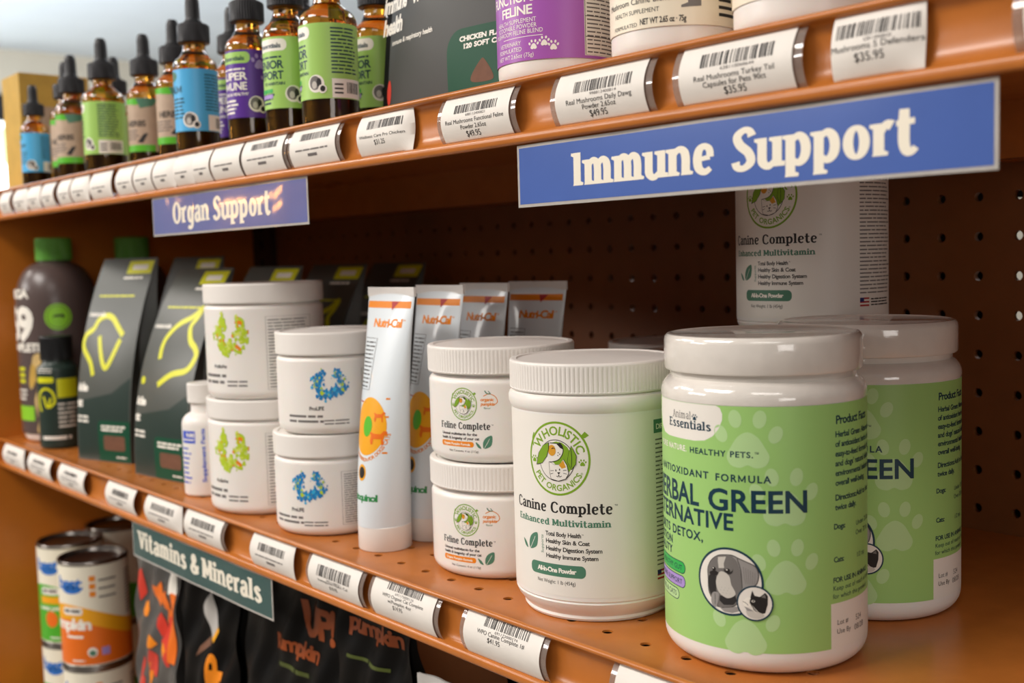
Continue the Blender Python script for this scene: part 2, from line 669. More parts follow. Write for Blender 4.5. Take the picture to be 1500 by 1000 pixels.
# ---------------------------------------------------------------- printing onto surfaces
class Print:
    """flat printing in (s,z) mm, later laid on a surface; layers sit .08 mm apart"""

    def __init__(self):
        self.t = []

    def tris(self, m, layer, tr):
        for q in tr:
            a = area2(q)
            if abs(a) < 1e-9:
                continue
            self.t.append((m, layer, q if a > 0 else (q[0], q[2], q[1])))

    def poly(self, m, pts, layer=1, holes=()):
        loops = [[Vector((p[0], p[1], 0)) for p in lp] for lp in (pts, *holes)]
        flat = [p for lp in (pts, *holes) for p in lp]
        self.tris(m, layer, [tuple(tuple(flat[i][:2]) for i in q) for q in tessellate_polygon(loops)])

    def rect(self, m, x0, x1, y0, y1, layer=1):
        self.poly(m, [(x0, y0), (x1, y0), (x1, y1), (x0, y1)], layer)

    def rrect(self, m, x0, x1, y0, y1, r, layer=1, only=None):
        pts = []
        for k, (cx, cy, a0) in enumerate(((x1 - r, y1 - r, 0), (x0 + r, y1 - r, 90), (x0 + r, y0 + r, 180), (x1 - r, y0 + r, 270))):
            if only is not None and k not in only:
                pts.append(((x1, y1), (x0, y1), (x0, y0), (x1, y0))[k])
                continue
            for i in range(7):
                a = math.radians(a0 + 15 * i)
                pts.append((cx + r * math.cos(a), cy + r * math.sin(a)))
        self.poly(m, pts, layer)

    def ell(self, m, cx, cy, rx, ry, layer=1, n=32, rot=0.):
        pts = []
        for i in range(n):
            a = 2 * math.pi * i / n
            x, y = rx * math.cos(a), ry * math.sin(a)
            pts.append((cx + x * math.cos(rot) - y * math.sin(rot), cy + x * math.sin(rot) + y * math.cos(rot)))
        self.poly(m, pts, layer)

    def ring(self, m, cx, cy, rx, ry, w, layer=1, n=56):
        self.tris(m, layer, ribbon([(cx + rx * math.cos(2 * math.pi * i / n), cy + ry * math.sin(2 * math.pi * i / n), w) for i in range(n)], True))

    def line(self, m, pts, w, layer=1, smooth=True, closed=False):
        p = [(x, y, w) for x, y in pts]
        self.tris(m, layer, ribbon(catmull(p, 5, closed) if smooth else p, closed))

    def text(self, m, st, x, y, h, width=None, bold=0, align='l', layer=1, gap=0., rot=0, shear=0.):
        """h = cap height; width fits the line"""
        k = h / GLYPH['cap']
        cx, items = 0., []
        for ch in st:
            tr, adv = GLYPH[(bold, ch)]
            items.append((tr, cx))
            cx += adv + gap
        tot = (cx - gap) * k
        kx = k if width is None else k * width / tot
        tot = (cx - gap) * kx
        ox = x - (tot if align == 'r' else tot / 2 if align == 'c' else 0)
        out = []
        for tr, c in items:
            for q in tr:
                out.append(tuple((ox + (c + px) * kx + py * k * shear, y + py * k) for px, py in q))
        if rot == 90:
            out = [tuple((x - (py - y), y + (px - x)) for px, py in q) for q in out]
        self.tris(m, layer, out)

    def own(self, m, st, x, y, xh, width=None, align='l', layer=1, **kw):
        tr, w = own_text(st, **kw)
        kx = xh if width is None else width / w
        ox = x - (w * kx if align == 'r' else w * kx / 2 if align == 'c' else 0)
        self.tris(m, layer, [tuple((ox + a * kx, y + b * xh) for a, b in q) for q in tr])

    def arc(self, m, st, cx, cy, rx, ry, a0, a1, h, bold=1, layer=1, inside=False):
        """letters round an ellipse from angle a0 to a1 (degrees)"""
        n = len(st)
        k = h / GLYPH['cap']
        adv = [GLYPH[(bold, c)][1] for c in st]
        tot = sum(adv)
        run = 0
        for ch, ad in zip(st, adv):
            f = (run + ad / 2) / tot
            run += ad
            a = math.radians(a0 + (a1 - a0) * f)
            px, py = cx + rx * math.cos(a), cy + ry * math.sin(a)
            r = a - math.pi / 2 if not inside else a + math.pi / 2
            tr = []
            for q in GLYPH[(bold, ch)][0]:
                tr.append(tuple((px + ((u - ad / 2) * k) * math.cos(r) - (v * k - h / 2) * math.sin(r), py + ((u - ad / 2) * k) * math.sin(r) + (v * k - h / 2) * math.cos(r)) for u, v in q))
            self.tris(m, layer, tr)

    def fine(self, m, x0, x1, y0, y1, lines, layer=1, seed=1, fill=.45, ragged=.15):
        """unreadably small print as rows of word-long dashes"""
        rnd = random.Random(seed)
        lh = (y1 - y0) / lines
        for i in range(lines):
            y = y1 - lh * (i + .8)
            x = x0
            xe = x1 - (x1 - x0) * rnd.random() * ragged
            while x < xe:
                w = min(lh * rnd.uniform(1.2, 4.5), xe - x)
                if w > lh * .2:
                    self.rect(m, x, x + w, y, y + lh * fill, layer)
                x += w + lh * .35

    def barcode(self, m, x0, x1, y0, y1, layer=1, seed=3, rows=1):
        rnd = random.Random(seed)
        x = x0
        u = (x1 - x0) / 95
        while x < x1 - u:
            w = u * rnd.choice((1, 1, 1.6, 2, 3))
            for q in range(rows):
                self.rect(m, x, min(x + w, x1), y0 + (y1 - y0) * q / rows, y0 + (y1 - y0) * (q + 1) / rows, layer)
            x += w + u * rnd.choice((1, 1, 1.5, 2, 3))

    def paw(self, m, cx, cy, k, layer=1):
        pts = [(-7, -8.5), (-3.2, -9.6), (0, -8.4), (3.2, -9.6), (7, -8.5), (8.6, -5), (6.8, -1.2), (4, 3), (0, 5), (-4, 3), (-6.8, -1.2), (-8.6, -5)]
        self.poly(m, [(cx + a * k, cy + b * k) for a, b in [p[:2] for p in catmull(pts, 3, True)]], layer)
        for tx, ty, r in ((-5, 10.2, .2), (4.8, 10.2, -.2), (-11, 4, .45), (11, 4, -.45)):
            self.ell(m, cx + tx * k, cy + ty * k, 2.7 * k, 3.7 * k, layer, 18, r)

    @staticmethod
    def slice(polys, ax, step):
        out = []
        for q in polys:
            xs = [p[ax] for p in q]
            i0, i1 = math.floor(min(xs) / step), math.floor((max(xs) - 1e-9) / step)
            if i1 <= i0:
                out.append(q)
                continue
            for i in range(i0, i1 + 1):
                pg = list(q)
                for sgn, lim in ((1, i * step), (-1, (i + 1) * step)):
                    o = []
                    for a in range(len(pg)):
                        p, r = pg[a], pg[(a + 1) % len(pg)]
                        dp, dr = sgn * (p[ax] - lim), sgn * (r[ax] - lim)
                        if dp >= 0:
                            o.append(p)
                        if dp * dr < 0:
                            f = dp / (dp - dr)
                            o.append((lim, p[1] + (r[1] - p[1]) * f) if ax == 0 else (p[0] + (r[0] - p[0]) * f, lim))
                    pg = o
                    if len(pg) < 3:
                        break
                if len(pg) >= 3:
                    out.append(tuple(pg))
        return out

    def into(self, mb, mapf, step=None, lay=.08, zstep=None):
        key = {}
        for m, layer, q in self.t:
            pieces = [q]
            if step:
                pieces = self.slice(pieces, 0, step)
            if zstep:
                pieces = self.slice(pieces, 1, zstep)
            mi = mb.mi(m)
            for pg in pieces:
                ids = []
                for p in pg:
                    kk = (m, layer, round(p[0], 3), round(p[1], 3))
                    if kk not in key:
                        key[kk] = len(mb.v)
                        mb.v.append(tuple(mapf(p[0], p[1], lay * layer)))
                    if not ids or ids[-1] != key[kk]:
                        ids.append(key[kk])
                if len(ids) > 1 and ids[0] == ids[-1]:
                    ids.pop()
                if len(set(ids)) >= 3:
                    mb.f.append(tuple(ids))
                    mb.m.append(mi)


def cyl(r):
    return lambda s, z, o: ((r + o) * math.sin(s / r), -(r + o) * math.cos(s / r), z)


def flat_front(x0=0., y=0.):
    return lambda s, z, o: (x0 + s, y - o, z)


def arc_pts(cx, cy, r, a0, a1, n=6):
    """profile fillet, degrees"""
    return [(cx + r * math.cos(math.radians(a0 + (a1 - a0) * i / n)), cy + r * math.sin(math.radians(a0 + (a1 - a0) * i / n))) for i in range(n + 1)]


# ---------------------------------------------------------------- room
X0, X1 = -768.0, 505.0           # bay of shelving between its side panels
TU, TL, TB = 56.3, -217.5, -551.0  # tops of the three shelves


def structure(mb, name, angle=None):
    o = world_build(mb, name, angle)
    o['kind'] = 'structure'
    return o


mb = MB()
mb.box(-7500, 3200, -4200, 6200, -1270, -1250, 'floor_grey')
structure(mb, 'floor')
mb = MB()
mb.box(-7500, 3200, -4200, 6200, 1500, 1520, 'ceiling_white')
structure(mb, 'ceiling')
mb = MB()
for a, b, c, d in ((-4200, 700, -1250, 1500), (700, 1740, 1140, 1500), (700, 1740, -1250, -700), (1740, 6200, -1250, 1500)):
    mb.box(-7520, -7500, a, b, c, d, 'wall_beige')
structure(mb, 'wall_left')
mb = MB()
mb.box(-7500, 3200, 6200, 6220, -1250, 1500, 'wall_beige')
structure(mb, 'wall_back')
mb = MB()
mb.box(-7530, -7522, 700, 1740, -700, 1140, 'day_white')
rnd = random.Random(5)
for i in range(9):
    y, z, r = rnd.uniform(800, 1700), rnd.uniform(-500, 900), rnd.uniform(60, 160)
    pts = [(y + r * rnd.uniform(.6, 1.2) * math.cos(k * .52), z + r * rnd.uniform(.6, 1.2) * math.sin(k * .52)) for k in range(12)]
    p = Print()
    p.poly('foliage_day', pts, 1)
    p.into(mb, lambda s, t, o, i=i: (-7520 + i * .7, s, t))
structure(mb, 'window_1')
mb = MB()
mb.box(-7500, -7440, 1200, 1760, 1000, 1180, 'black_plastic')
mb.box(-7438, -7430, 1220, 1740, 1020, 1160, 'rubber_black')
o = world_build(mb, 'wall_speaker', None)
tag(o, 'black box mounted high on the far wall above the bright window', 'speaker')
fx = thing('ceiling_light', 'long white tube light on the ceiling far behind the dropper bottles', 'light', (-4300, 2500, 1470), .9)
mb = MB()
mb.box(-650, 650, -60, 60, 8, 29, 'wall_beige')
mb.build('housing', fx, None)
mb = MB()
mb.box(-630, 630, -25, 25, -12, 8, 'tube_lamp')
mb.build('diffuser', fx, None)

t = thing('hanging_string_light', 'string of small warm bulbs hanging across the aisle, seen only as glints in the signs', 'light', (0, 0, 0))
mb = MB()
BULBS = [(-2833, -1479, 194), (-2598, -1479, 195), (-2573, -1479, 193), (-2459, -1479, 192), (-2430, -1479, 191), (-2346, -1479, 191), (-2312, -1479, 191), (-2283, -1479, 191), (-2228, -1479, 181), (-2212, -1479, 186), (-2195, -1479, 177), (-2178, -1479, 188), (-2161, -1479, 186), (-2144, -1479, 182), (-2128, -1479, 190), (-2111, -1479, 191), (-2094, -1479, 191), (-2086, -1479, 186), (-2241, -1479, 147), (-2220, -1479, 149), (-2199, -1479, 146), (-2157, -1479, 148), (-2136, -1479, 149), (-2119, -1479, 148), (-2102, -1479, 150), (-2077, -1479, 149)]
for a, b in zip(BULBS, BULBS[1:]):
    d = math.dist(a, b)
    if d < 700:
        mb.add([(a[0], a[1], a[2] + 8), (a[0], a[1] + 2, a[2] + 8), (a[0], a[1], a[2] + 10), (b[0], b[1], b[2] + 8), (b[0], b[1] + 2, b[2] + 8), (b[0], b[1], b[2] + 10)], [(0, 1, 4, 3), (1, 2, 5, 4), (2, 0, 3, 5), (0, 2, 1), (3, 4, 5)], 'rubber_black')
for q in (BULBS[0], BULBS[17], BULBS[18], BULBS[-1]):
    mb.box(q[0] - 1, q[0] + 1, q[1] - 1, q[1] + 1, q[2] + 8, 1500, 'rubber_black')
c = mb.build('cord', t, None)
c.location = (0, 0, 0)
for q in BULBS:
    mb = MB()
    mb.lathe([(0, -7), (4, -6), (6.5, -2), (6.5, 2), (4, 6), (2, 8), (0, 8)], 'warm_bulb', 12)
    o = mb.build('bulb', t, 40)
    o.location = (q[0] / 1000, q[1] / 1000, q[2] / 1000)

# ---------------------------------------------------------------- shelving
ROOT = thing('store_shelving', 'orange-brown metal shelving bay with perforated back and three shelves', 'shelving', (0, 0, 0))


def perforated(mb, fn, s0, t0, ns, nt, cell, r, thick, m, skip=None, n=16):
    """sheet of square cells with a round punched hole in each"""
    per = []
    for k in range(n):
        a = 2 * math.pi * (k + .5) / n + math.pi / n
        c, s = math.cos(a), math.sin(a)
        q = max(abs(c), abs(s))
        per.append((c / q / 2, s / q / 2, c, s))
    for i in range(ns):
        for j in range(nt):
            cs, ct = s0 + (i + .5) * cell, t0 + (j + .5) * cell
            vs, fs = [], []
            for (px, py, c, s) in per:
                vs.append(fn(cs + px * cell, ct + py * cell, 0))
            for (px, py, c, s) in per:
                vs.append(fn(cs + c * r, ct + s * r, 0))
            for (px, py, c, s) in per:
                vs.append(fn(cs + c * r, ct + s * r, -thick))
            for k in range(n):
                l = (k + 1) % n
                fs.append((k, l, n + l, n + k))
                fs.append((n + k, n + l, 2 * n + l, 2 * n + k))
            mb.add(vs, fs, m)


mb = MB()
BW = flat_front(0, 0)
nx = 50
sx0 = -29.5 * 25.4
perforated(mb, BW, sx0, -215.9, nx, 9, 25.4, 3.05, 5, 'pegboard_paint')
mb.box(X0, sx0 + nx * 25.4, 0, 5, 12.7, 52, 'pegboard_paint')
mb.box(X0, sx0 + nx * 25.4, 0, 5, -560, -215.9, 'pegboard_paint')
mb.box(X0, X1, 0, 30, -1250, -560, 'pegboard_paint')
# rear skin, two gaps added so light shows through some board holes
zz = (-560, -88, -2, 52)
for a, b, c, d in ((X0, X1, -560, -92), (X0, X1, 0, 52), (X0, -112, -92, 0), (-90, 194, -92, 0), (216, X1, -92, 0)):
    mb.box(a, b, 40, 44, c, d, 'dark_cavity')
mb.build('pegboard', ROOT, None)

mb = MB()
mb.box(X0 - 24, X0, -352, 44, -1250, 55, 'panel_paint')
mb.build('side_panel', ROOT, None)
mb = MB()
mb.box(X0 + 2, X0 + 50, -8, -.5, -1250, 50, 'post_shaded')
for i in range(40):
    mb.box(X0 + 22, X0 + 28, -8.6, -8, -900 + i * 24, -888 + i * 24, 'dark_cavity')
mb.build('upright', ROOT, None)

# edge profile: bead, recessed ticket channel, lower lip
PROF = [(-332.3, .2), (-333.4, .7), (-334.6, .7), (-335.6, .1), (-335.9, -.9), (-335.4, -2.1), (-333.6, -2.7), (-331.4, -4.2),
        (-330.2, -8), (-329.8, -14), (-330.3, -20), (-331.6, -24), (-333.2, -25.6), (-335.2, -26.0), (-336.3, -26.6), (-336.8, -27.8),
        (-336.8, -30.2), (-336.2, -31.2), (-335, -31.5), (-331.5, -31.2), (-328, -30), (-326, -27), (-325, -6), (-324, -2.6), (-322, -2.5), (-322, 0.)]


def shelf(name, T, x0, x1, holes=True):
    mb = MB()
    if holes:
        fn = lambda s, t, o: (s, t, T + o)
        hx0 = -86.6 - 12.7 - 25.4 * 26
        n = 48
        perforated(mb, fn, hx0, -325, n, 2, 25.4, 2.8, 1.1, 'shelf_paint')
        y1 = -325 + 50.8
        mb.box(x0, x1, y1, -1, T - 2.5, T, 'shelf_paint')
        mb.box(x0, hx0, -325, y1, T - 2.5, T, 'shelf_paint')
        mb.box(hx0 + n * 25.4, x1, -325, y1, T - 2.5, T, 'shelf_paint')
        mb.box(x0, x1, -332, -325, T - 2.4, T, 'shelf_paint')
    else:
        mb.box(x0, x1, -332, -1, T - 2.5, T, 'shelf_paint')
    # folded rear flange and hat-section stiffeners below
    mb.box(x0, x1, -38, -1, T - 36, T - 2.5, 'shelf_paint')
    mb.prism_x([(-262, T - 2.5), (-256, T - 15), (-226, T - 15), (-220, T - 2.5)], x0, x1, 'shelf_paint')
    o = mb.build(name, ROOT, None)
    mb = MB()
    mb.prism_x([(y, T + z) for y, z in PROF], x0, x1, 'shelf_paint')
    mb.build('price_channel', o, 50)
    return o


shelf('shelf', TU, X0 - 24, X1, False)
shelf('shelf', TL, X0, X1, True)
shelf('shelf', TB, X0, X1, False)

# ---------------------------------------------------------------- price tags in the channels
TH = 23.2


def tag_map(x0, w, T, bulge=4.2, curl=0., lcurl=0., wave=0.):
    def fn(s, t, o):
        u = t / TH
        y = -334.6 + (1.4 * u) - bulge * math.sin(math.pi * min(1, max(0, u))) ** .9
        k = max(0., (s - (w - 16)) / 16)
        y += curl * k * k * math.sin(math.pi * u)
        k = max(0., (14 - s) / 14)
        y += lcurl * k * k * math.sin(math.pi * u)
        y += wave * math.sin(s * .35) * math.sin(math.pi * u)
        return (x0 + s, y - o, T - 25.8 + t)
    return fn


def price_tag(x0, x1, T, label, group, lines=(), price=None, bar=None, num=None, barz=(15.4, 19.8), holder=True, fine=0, seed=1, **kw):
    w = x1 - x0
    fn = tag_map(x0, w, T, **kw)
    mb = MB()
    mb.sheet(fn, w, TH, max(6, int(w / 3)), 40, 'tag_paper', .22)
    p = Print()
    if bar:
        p.barcode('print_black', w * bar[0], w * bar[1], barz[0], barz[1], 1, seed, 6)
    if num:
        p.text('print_grey', num, w * (bar[0] + bar[1]) / 2 + 1, barz[0] - 1.9, 1.3, w * .3, align='c')
    for (st, cx, z, h, wd) in lines:
        p.text('print_black', st, w * cx, z, h, w * wd, align='c')
    if price:
        st, cx, z, h = price
        p.text('print_black', st, w * cx, z, h, align='c', gap=.0)
    if fine:
        p.fine('print_grey', w * .14, w * .86, 8.6, 8.6 + 2.4 * fine, fine, 1, seed, .4)
        p.rect('print_grey', w * .4, w * .6, 5.4, 7.2)
    p.into(mb, fn, 3.0, .13, 1.2)
    o = world_build(mb, 'price_tag', 60)
    tag(o, label, 'price tag', group)
    if holder:
        hm = MB()
        hfn = tag_map(x0 - 4, w + 8, T, bulge=kw.get('bulge', 4.2))
        hm.sheet(lambda s, t, q: hfn(s, t, q - .7), w + 8, TH - .2, 8, 12, 'holder_clear', .3)
        h = hm.build('clear_holder', o, 60)
    return o


GU, GL = 'price tags along the upper shelf edge', 'price tags along the lower shelf edge'
B1 = (.22, .85)
# upper shelf, right to left, the readable ones first
price_tag(382.6, 440, TU, 'white price tag at the far right of the upper shelf edge, cut by the frame', GU, bar=B1, seed=2)
price_tag(312, 347.5, TU, 'white price tag reading $35.95 with only one line of name, right edge buckled inwards', GU, holder=False, curl=4.5, lcurl=1.5,
          lines=(('Mushrooms 5 Defenders', .5, 9.6, 2.2, .99),), price=('$35.95', .45, 5.4, 3.0), bar=(.06, .97), num='628110068620', barz=(14.2, 19.6), seed=4)
price_tag(240.8, 296.1, TU, 'white price tag reading $35.95 with two lines of name, under the cream-label jar', GU,
          lines=(('Real Mushrooms Turkey Tail', .5, 8.3, 2.1, .72), ('Capsules for Pets 90ct', .5, 5.5, 2.1, .56)), price=('$35.95', .5, 2.0, 2.8), bar=(.2, .84), barz=(13.4, 19), num='628110068644', seed=6)
price_tag(165.9, 221.4, TU, 'white price tag reading $49.95 straight above the left end of the big blue sign', GU,
          lines=(('Real Mushrooms Daily Dawg', .5, 8.1, 2.2, .74), ('Powder 2.65oz', .5, 5.3, 2.1, .38)), price=('$49.95', .48, 1.8, 2.8), bar=(.22, .86), barz=(13, 18.2), num='998812400814', seed=8)
price_tag(78, 132.7, TU, 'white price tag reading $49.95 under the dark pouch with the green corner', GU,
          lines=(('Real Mushrooms Functional Feline', .5, 8.9, 2.1, .86), ('Powder 2.65oz', .48, 5.7, 2.1, .38)), price=('$49.95', .46, 1.8, 2.9), bar=(.2, .82), barz=(14, 18.4), num='688112400821', seed=10)
price_tag(-3.1, 47.6, TU, 'white price tag reading $31.25 with buckled right edge, under the dark pouch', GU, holder=False, curl=5.5,
          price=('$31.25', .45, 5.6, 2.7), bar=(.2, .86), barz=(14.6, 19.4), lines=(('Wellness Care Pro Chicken', .48, 9.7, 1.7, .84),), fine=0, seed=12)
price_tag(-81.3, -27.1, TU, 'white price tag under the largest green-label dropper bottle', GU, bar=B1, fine=1, seed=14)
price_tag(-146.5, -90.9, TU, 'white price tag under the two purple-label dropper bottles, wider than those left of it', GU, bar=B1, fine=1, seed=16)
ups = [(-193.6, -149.5), (-224.7, -196.4), (-257.7, -226.4), (-296.1, -260.2), (-334.5, -298.8), (-372.5, -337.3), (-432.6, -387), (-480.9, -442.7),
       (-515.8, -484.5), (-562.7, -527.3), (-606.4, -570.8), (-649.9, -615), (-697.5, -662.1), (-742, -706)]
names = ['narrow white price tag just left of the wider ones, under the blue-label dropper bottle', 'narrow white price tag above the letters Su of the slate blue sign',
         'narrow white price tag above the letters an of the slate blue sign', 'narrow white price tag above the letter O of the slate blue sign',
         'narrow white price tag above the left end of the slate blue sign', 'narrow white price tag directly right of the bare gap in the row of tags',
         'narrow white price tag directly left of the bare gap in the row of tags', 'sixth narrow white price tag from the left end of the upper shelf edge',
         'fifth narrow white price tag from the left end of the upper shelf edge', 'fourth narrow white price tag from the left end of the upper shelf edge',
         'third narrow white price tag from the left end of the upper shelf edge', 'second narrow white price tag from the left end of the upper shelf edge',
         'leftmost narrow white price tag on the upper shelf edge, below the gold carton', 'narrow white price tag past the left edge of the photo on the upper shelf']
for i, ((a, b), nm) in enumerate(zip(ups[:13], names)):
    price_tag(a, b, TU, nm, GU, fine=1, seed=20 + i, holder=False, curl=(0, 0, 2, 3.5)[i % 4], bulge=4.6)
# lower shelf
price_tag(196, 256, TL, 'white price tag cut by the bottom of the frame, under the green-label jar', GL, bar=(.22, .84), barz=(13, 18), seed=40)
price_tag(83.1, 144.2, TL, 'white price tag reading $41.95 under the large white tub with round emblem', GL,
          lines=(('WPO Canine Complete 1#', .5, 14.2, 2.1, .62),), price=('$41.95', .42, 10.8, 2.6), bar=(.26, .84), num='691173000174', barz=(18.2, 22.8), seed=42)
price_tag(-6.8, 55.2, TL, 'white price tag reading $14.95 under the short stacked white jars', GL,
          lines=(('WPO Organic Cat Complete', .52, 14.6, 1.9, .66), ('w/Pumpkin 4oz', .48, 11.8, 1.9, .38)), price=('$14.95', .45, 8.4, 2.5), bar=(.24, .8), barz=(18.8, 22.6), num='691173000136', seed=44)
price_tag(-80.9, -21.2, TL, 'white price tag under the foremost white squeeze tube', GL,
          lines=(('Vetoquinol Nutri Cal', .5, 8.2, 1.8, .6),), price=('$10.95', .5, 4.6, 2.4), bar=(.18, .84), barz=(11.6, 18.6), num='302130021', seed=46)
price_tag(-161.6, -103.3, TL, 'white price tag right of the green sign, under the white jars with the blue splash', GL, holder=False, fine=1, bar=(.2, .84), barz=(13.2, 18.4), seed=48, curl=2)
price_tag(-271.2, -207.9, TL, 'white price tag above the letters Min of the green sign', GL, fine=1, bar=(.2, .84), barz=(13.2, 18.4), seed=50)
price_tag(-349.5, -282.6, TL, 'white price tag above the left end of the green sign, right edge curling', GL, holder=False, fine=1, bar=(.2, .84), barz=(13.2, 18.4), seed=52, curl=4)
price_tag(-437.7, -373, TL, 'white price tag below the pouch with the yellow cat outline', GL, holder=False, fine=1, bar=(.25, .8), barz=(13.2, 18), seed=54)
price_tag(-563.5, -493.2, TL, 'white price tag below the pouch with the yellow dog outline', GL, holder=False, fine=2, bar=(.25, .75), barz=(14.8, 18), seed=56)
price_tag(-657.2, -587.9, TL, 'white price tag on the lower shelf edge under the small black bottle', GL, holder=False, fine=2, bar=(.25, .75), barz=(14.8, 18), seed=58)
price_tag(-743.7, -678, TL, 'leftmost white price tag on the lower shelf edge, under the large dark bottle', GL, holder=False, fine=1, bar=(.25, .75), barz=(13.8, 17), seed=60, curl=3)


# ---------------------------------------------------------------- aisle signs
def aisle_sign(name, x0, x1, z0, z1, paint, label, words):
    y = -334.4
    w, h = x1 - x0, z1 - z0

    def fn(s, t, o):
        u = s / w
        return (x0 + s, y - o - .5 * math.sin(math.pi * u) * (1 - t / h) - .25 * math.sin(s * .07), z0 + t)
    mb = MB()
    mb.sheet(fn, w, h, 60, 6, paint, .5)
    p = Print()
    for m, st, x, z, xh, wd in words:
        p.own(m, st, x - x0, z - z0, xh, wd, T=.31, t=.17, serif=.1, flare=True)
    p.into(mb, fn, 4)
    o = world_build(mb, name, 40)
    tag(o, label, 'sign', 'laminated aisle signs hanging from the shelf edges')
    mb = MB()
    e = 1.5
    for a, b, c, d in ((-e, 0, -e, h + e), (w, w + e, -e, h + e), (0, w, -e, 0), (0, w, h, h + e)):
        nx = max(2, int((b - a) / 4))
        mb.sheet(lambda s, t, q: fn(s, t, q - .1), b - a, d - c, nx, 2, 'sleeve_edge', .35, a, c)
    mb.build('laminated_border', o, 40)
    return o


aisle_sign('aisle_sign', 135.5, 371.5, -4.6, 22.6, 'sign_blue', 'blue sign with large cream letters reading Immune Support below the upper shelf',
           [('sign_letter', 'Immune', 173.2, 2.0, 11.4, 84), ('sign_letter', 'Support', 265.5, 2.0, 11.4, 80)])
aisle_sign('aisle_sign', -307, -69, -4.2, 23.2, 'sign_slate', 'slate blue sign reading Organ Support below the upper shelf, left of the bigger one',
           [('sign_letter', 'Organ', -270, 3.2, 11.4, 64), ('sign_letter', 'Support', -199.5, 3.2, 11.4, 85)])
aisle_sign('aisle_sign', -386, -140, -278.5, -250.5, 'sign_teal', 'dark green sign reading Vitamins and Minerals below the lower shelf',
           [('sign_letter', 'Vitamins', -374, -270.5, 10.8, 97), ('sign_letter', '&', -270.5, -270.5, 10.8, 17), ('sign_letter', 'Minerals', -249.5, -270.5, 10.8, 96)])


# ---------------------------------------------------------------- jars on the lower shelf
def shell(mb, prof, m, segs=96, **k):
    mb.lathe(prof, m, segs, **k)


def lid_prof(r, z0, z1, f=1.4, lip=.6, ribs=True):
    return [(r - 3, z0), (r - .4, z0), (r, z0 + .8), (r, z0 + 1.2, ribs), (r, z1 - f - 1.2, ribs), (r, z1 - f)] + \
        [(r - f + a, z1 - f + b) for a, b in [(f * math.cos(t * .314), f * math.sin(t * .314)) for t in range(1, 6)]] + [(r - f - 2.2, z1), (r - f - 3, z1 - lip), (0, z1 - lip)]


def band(mb, r, z0, z1, a0, a1, m, o=.06):
    """label paper wrapped round a jar between two arc positions"""
    p = Print()
    p.rect(m, a0, a1, z0, z1, 0)
    p.into(mb, lambda s, z, q: cyl(r)(s, z, o), 2.2)


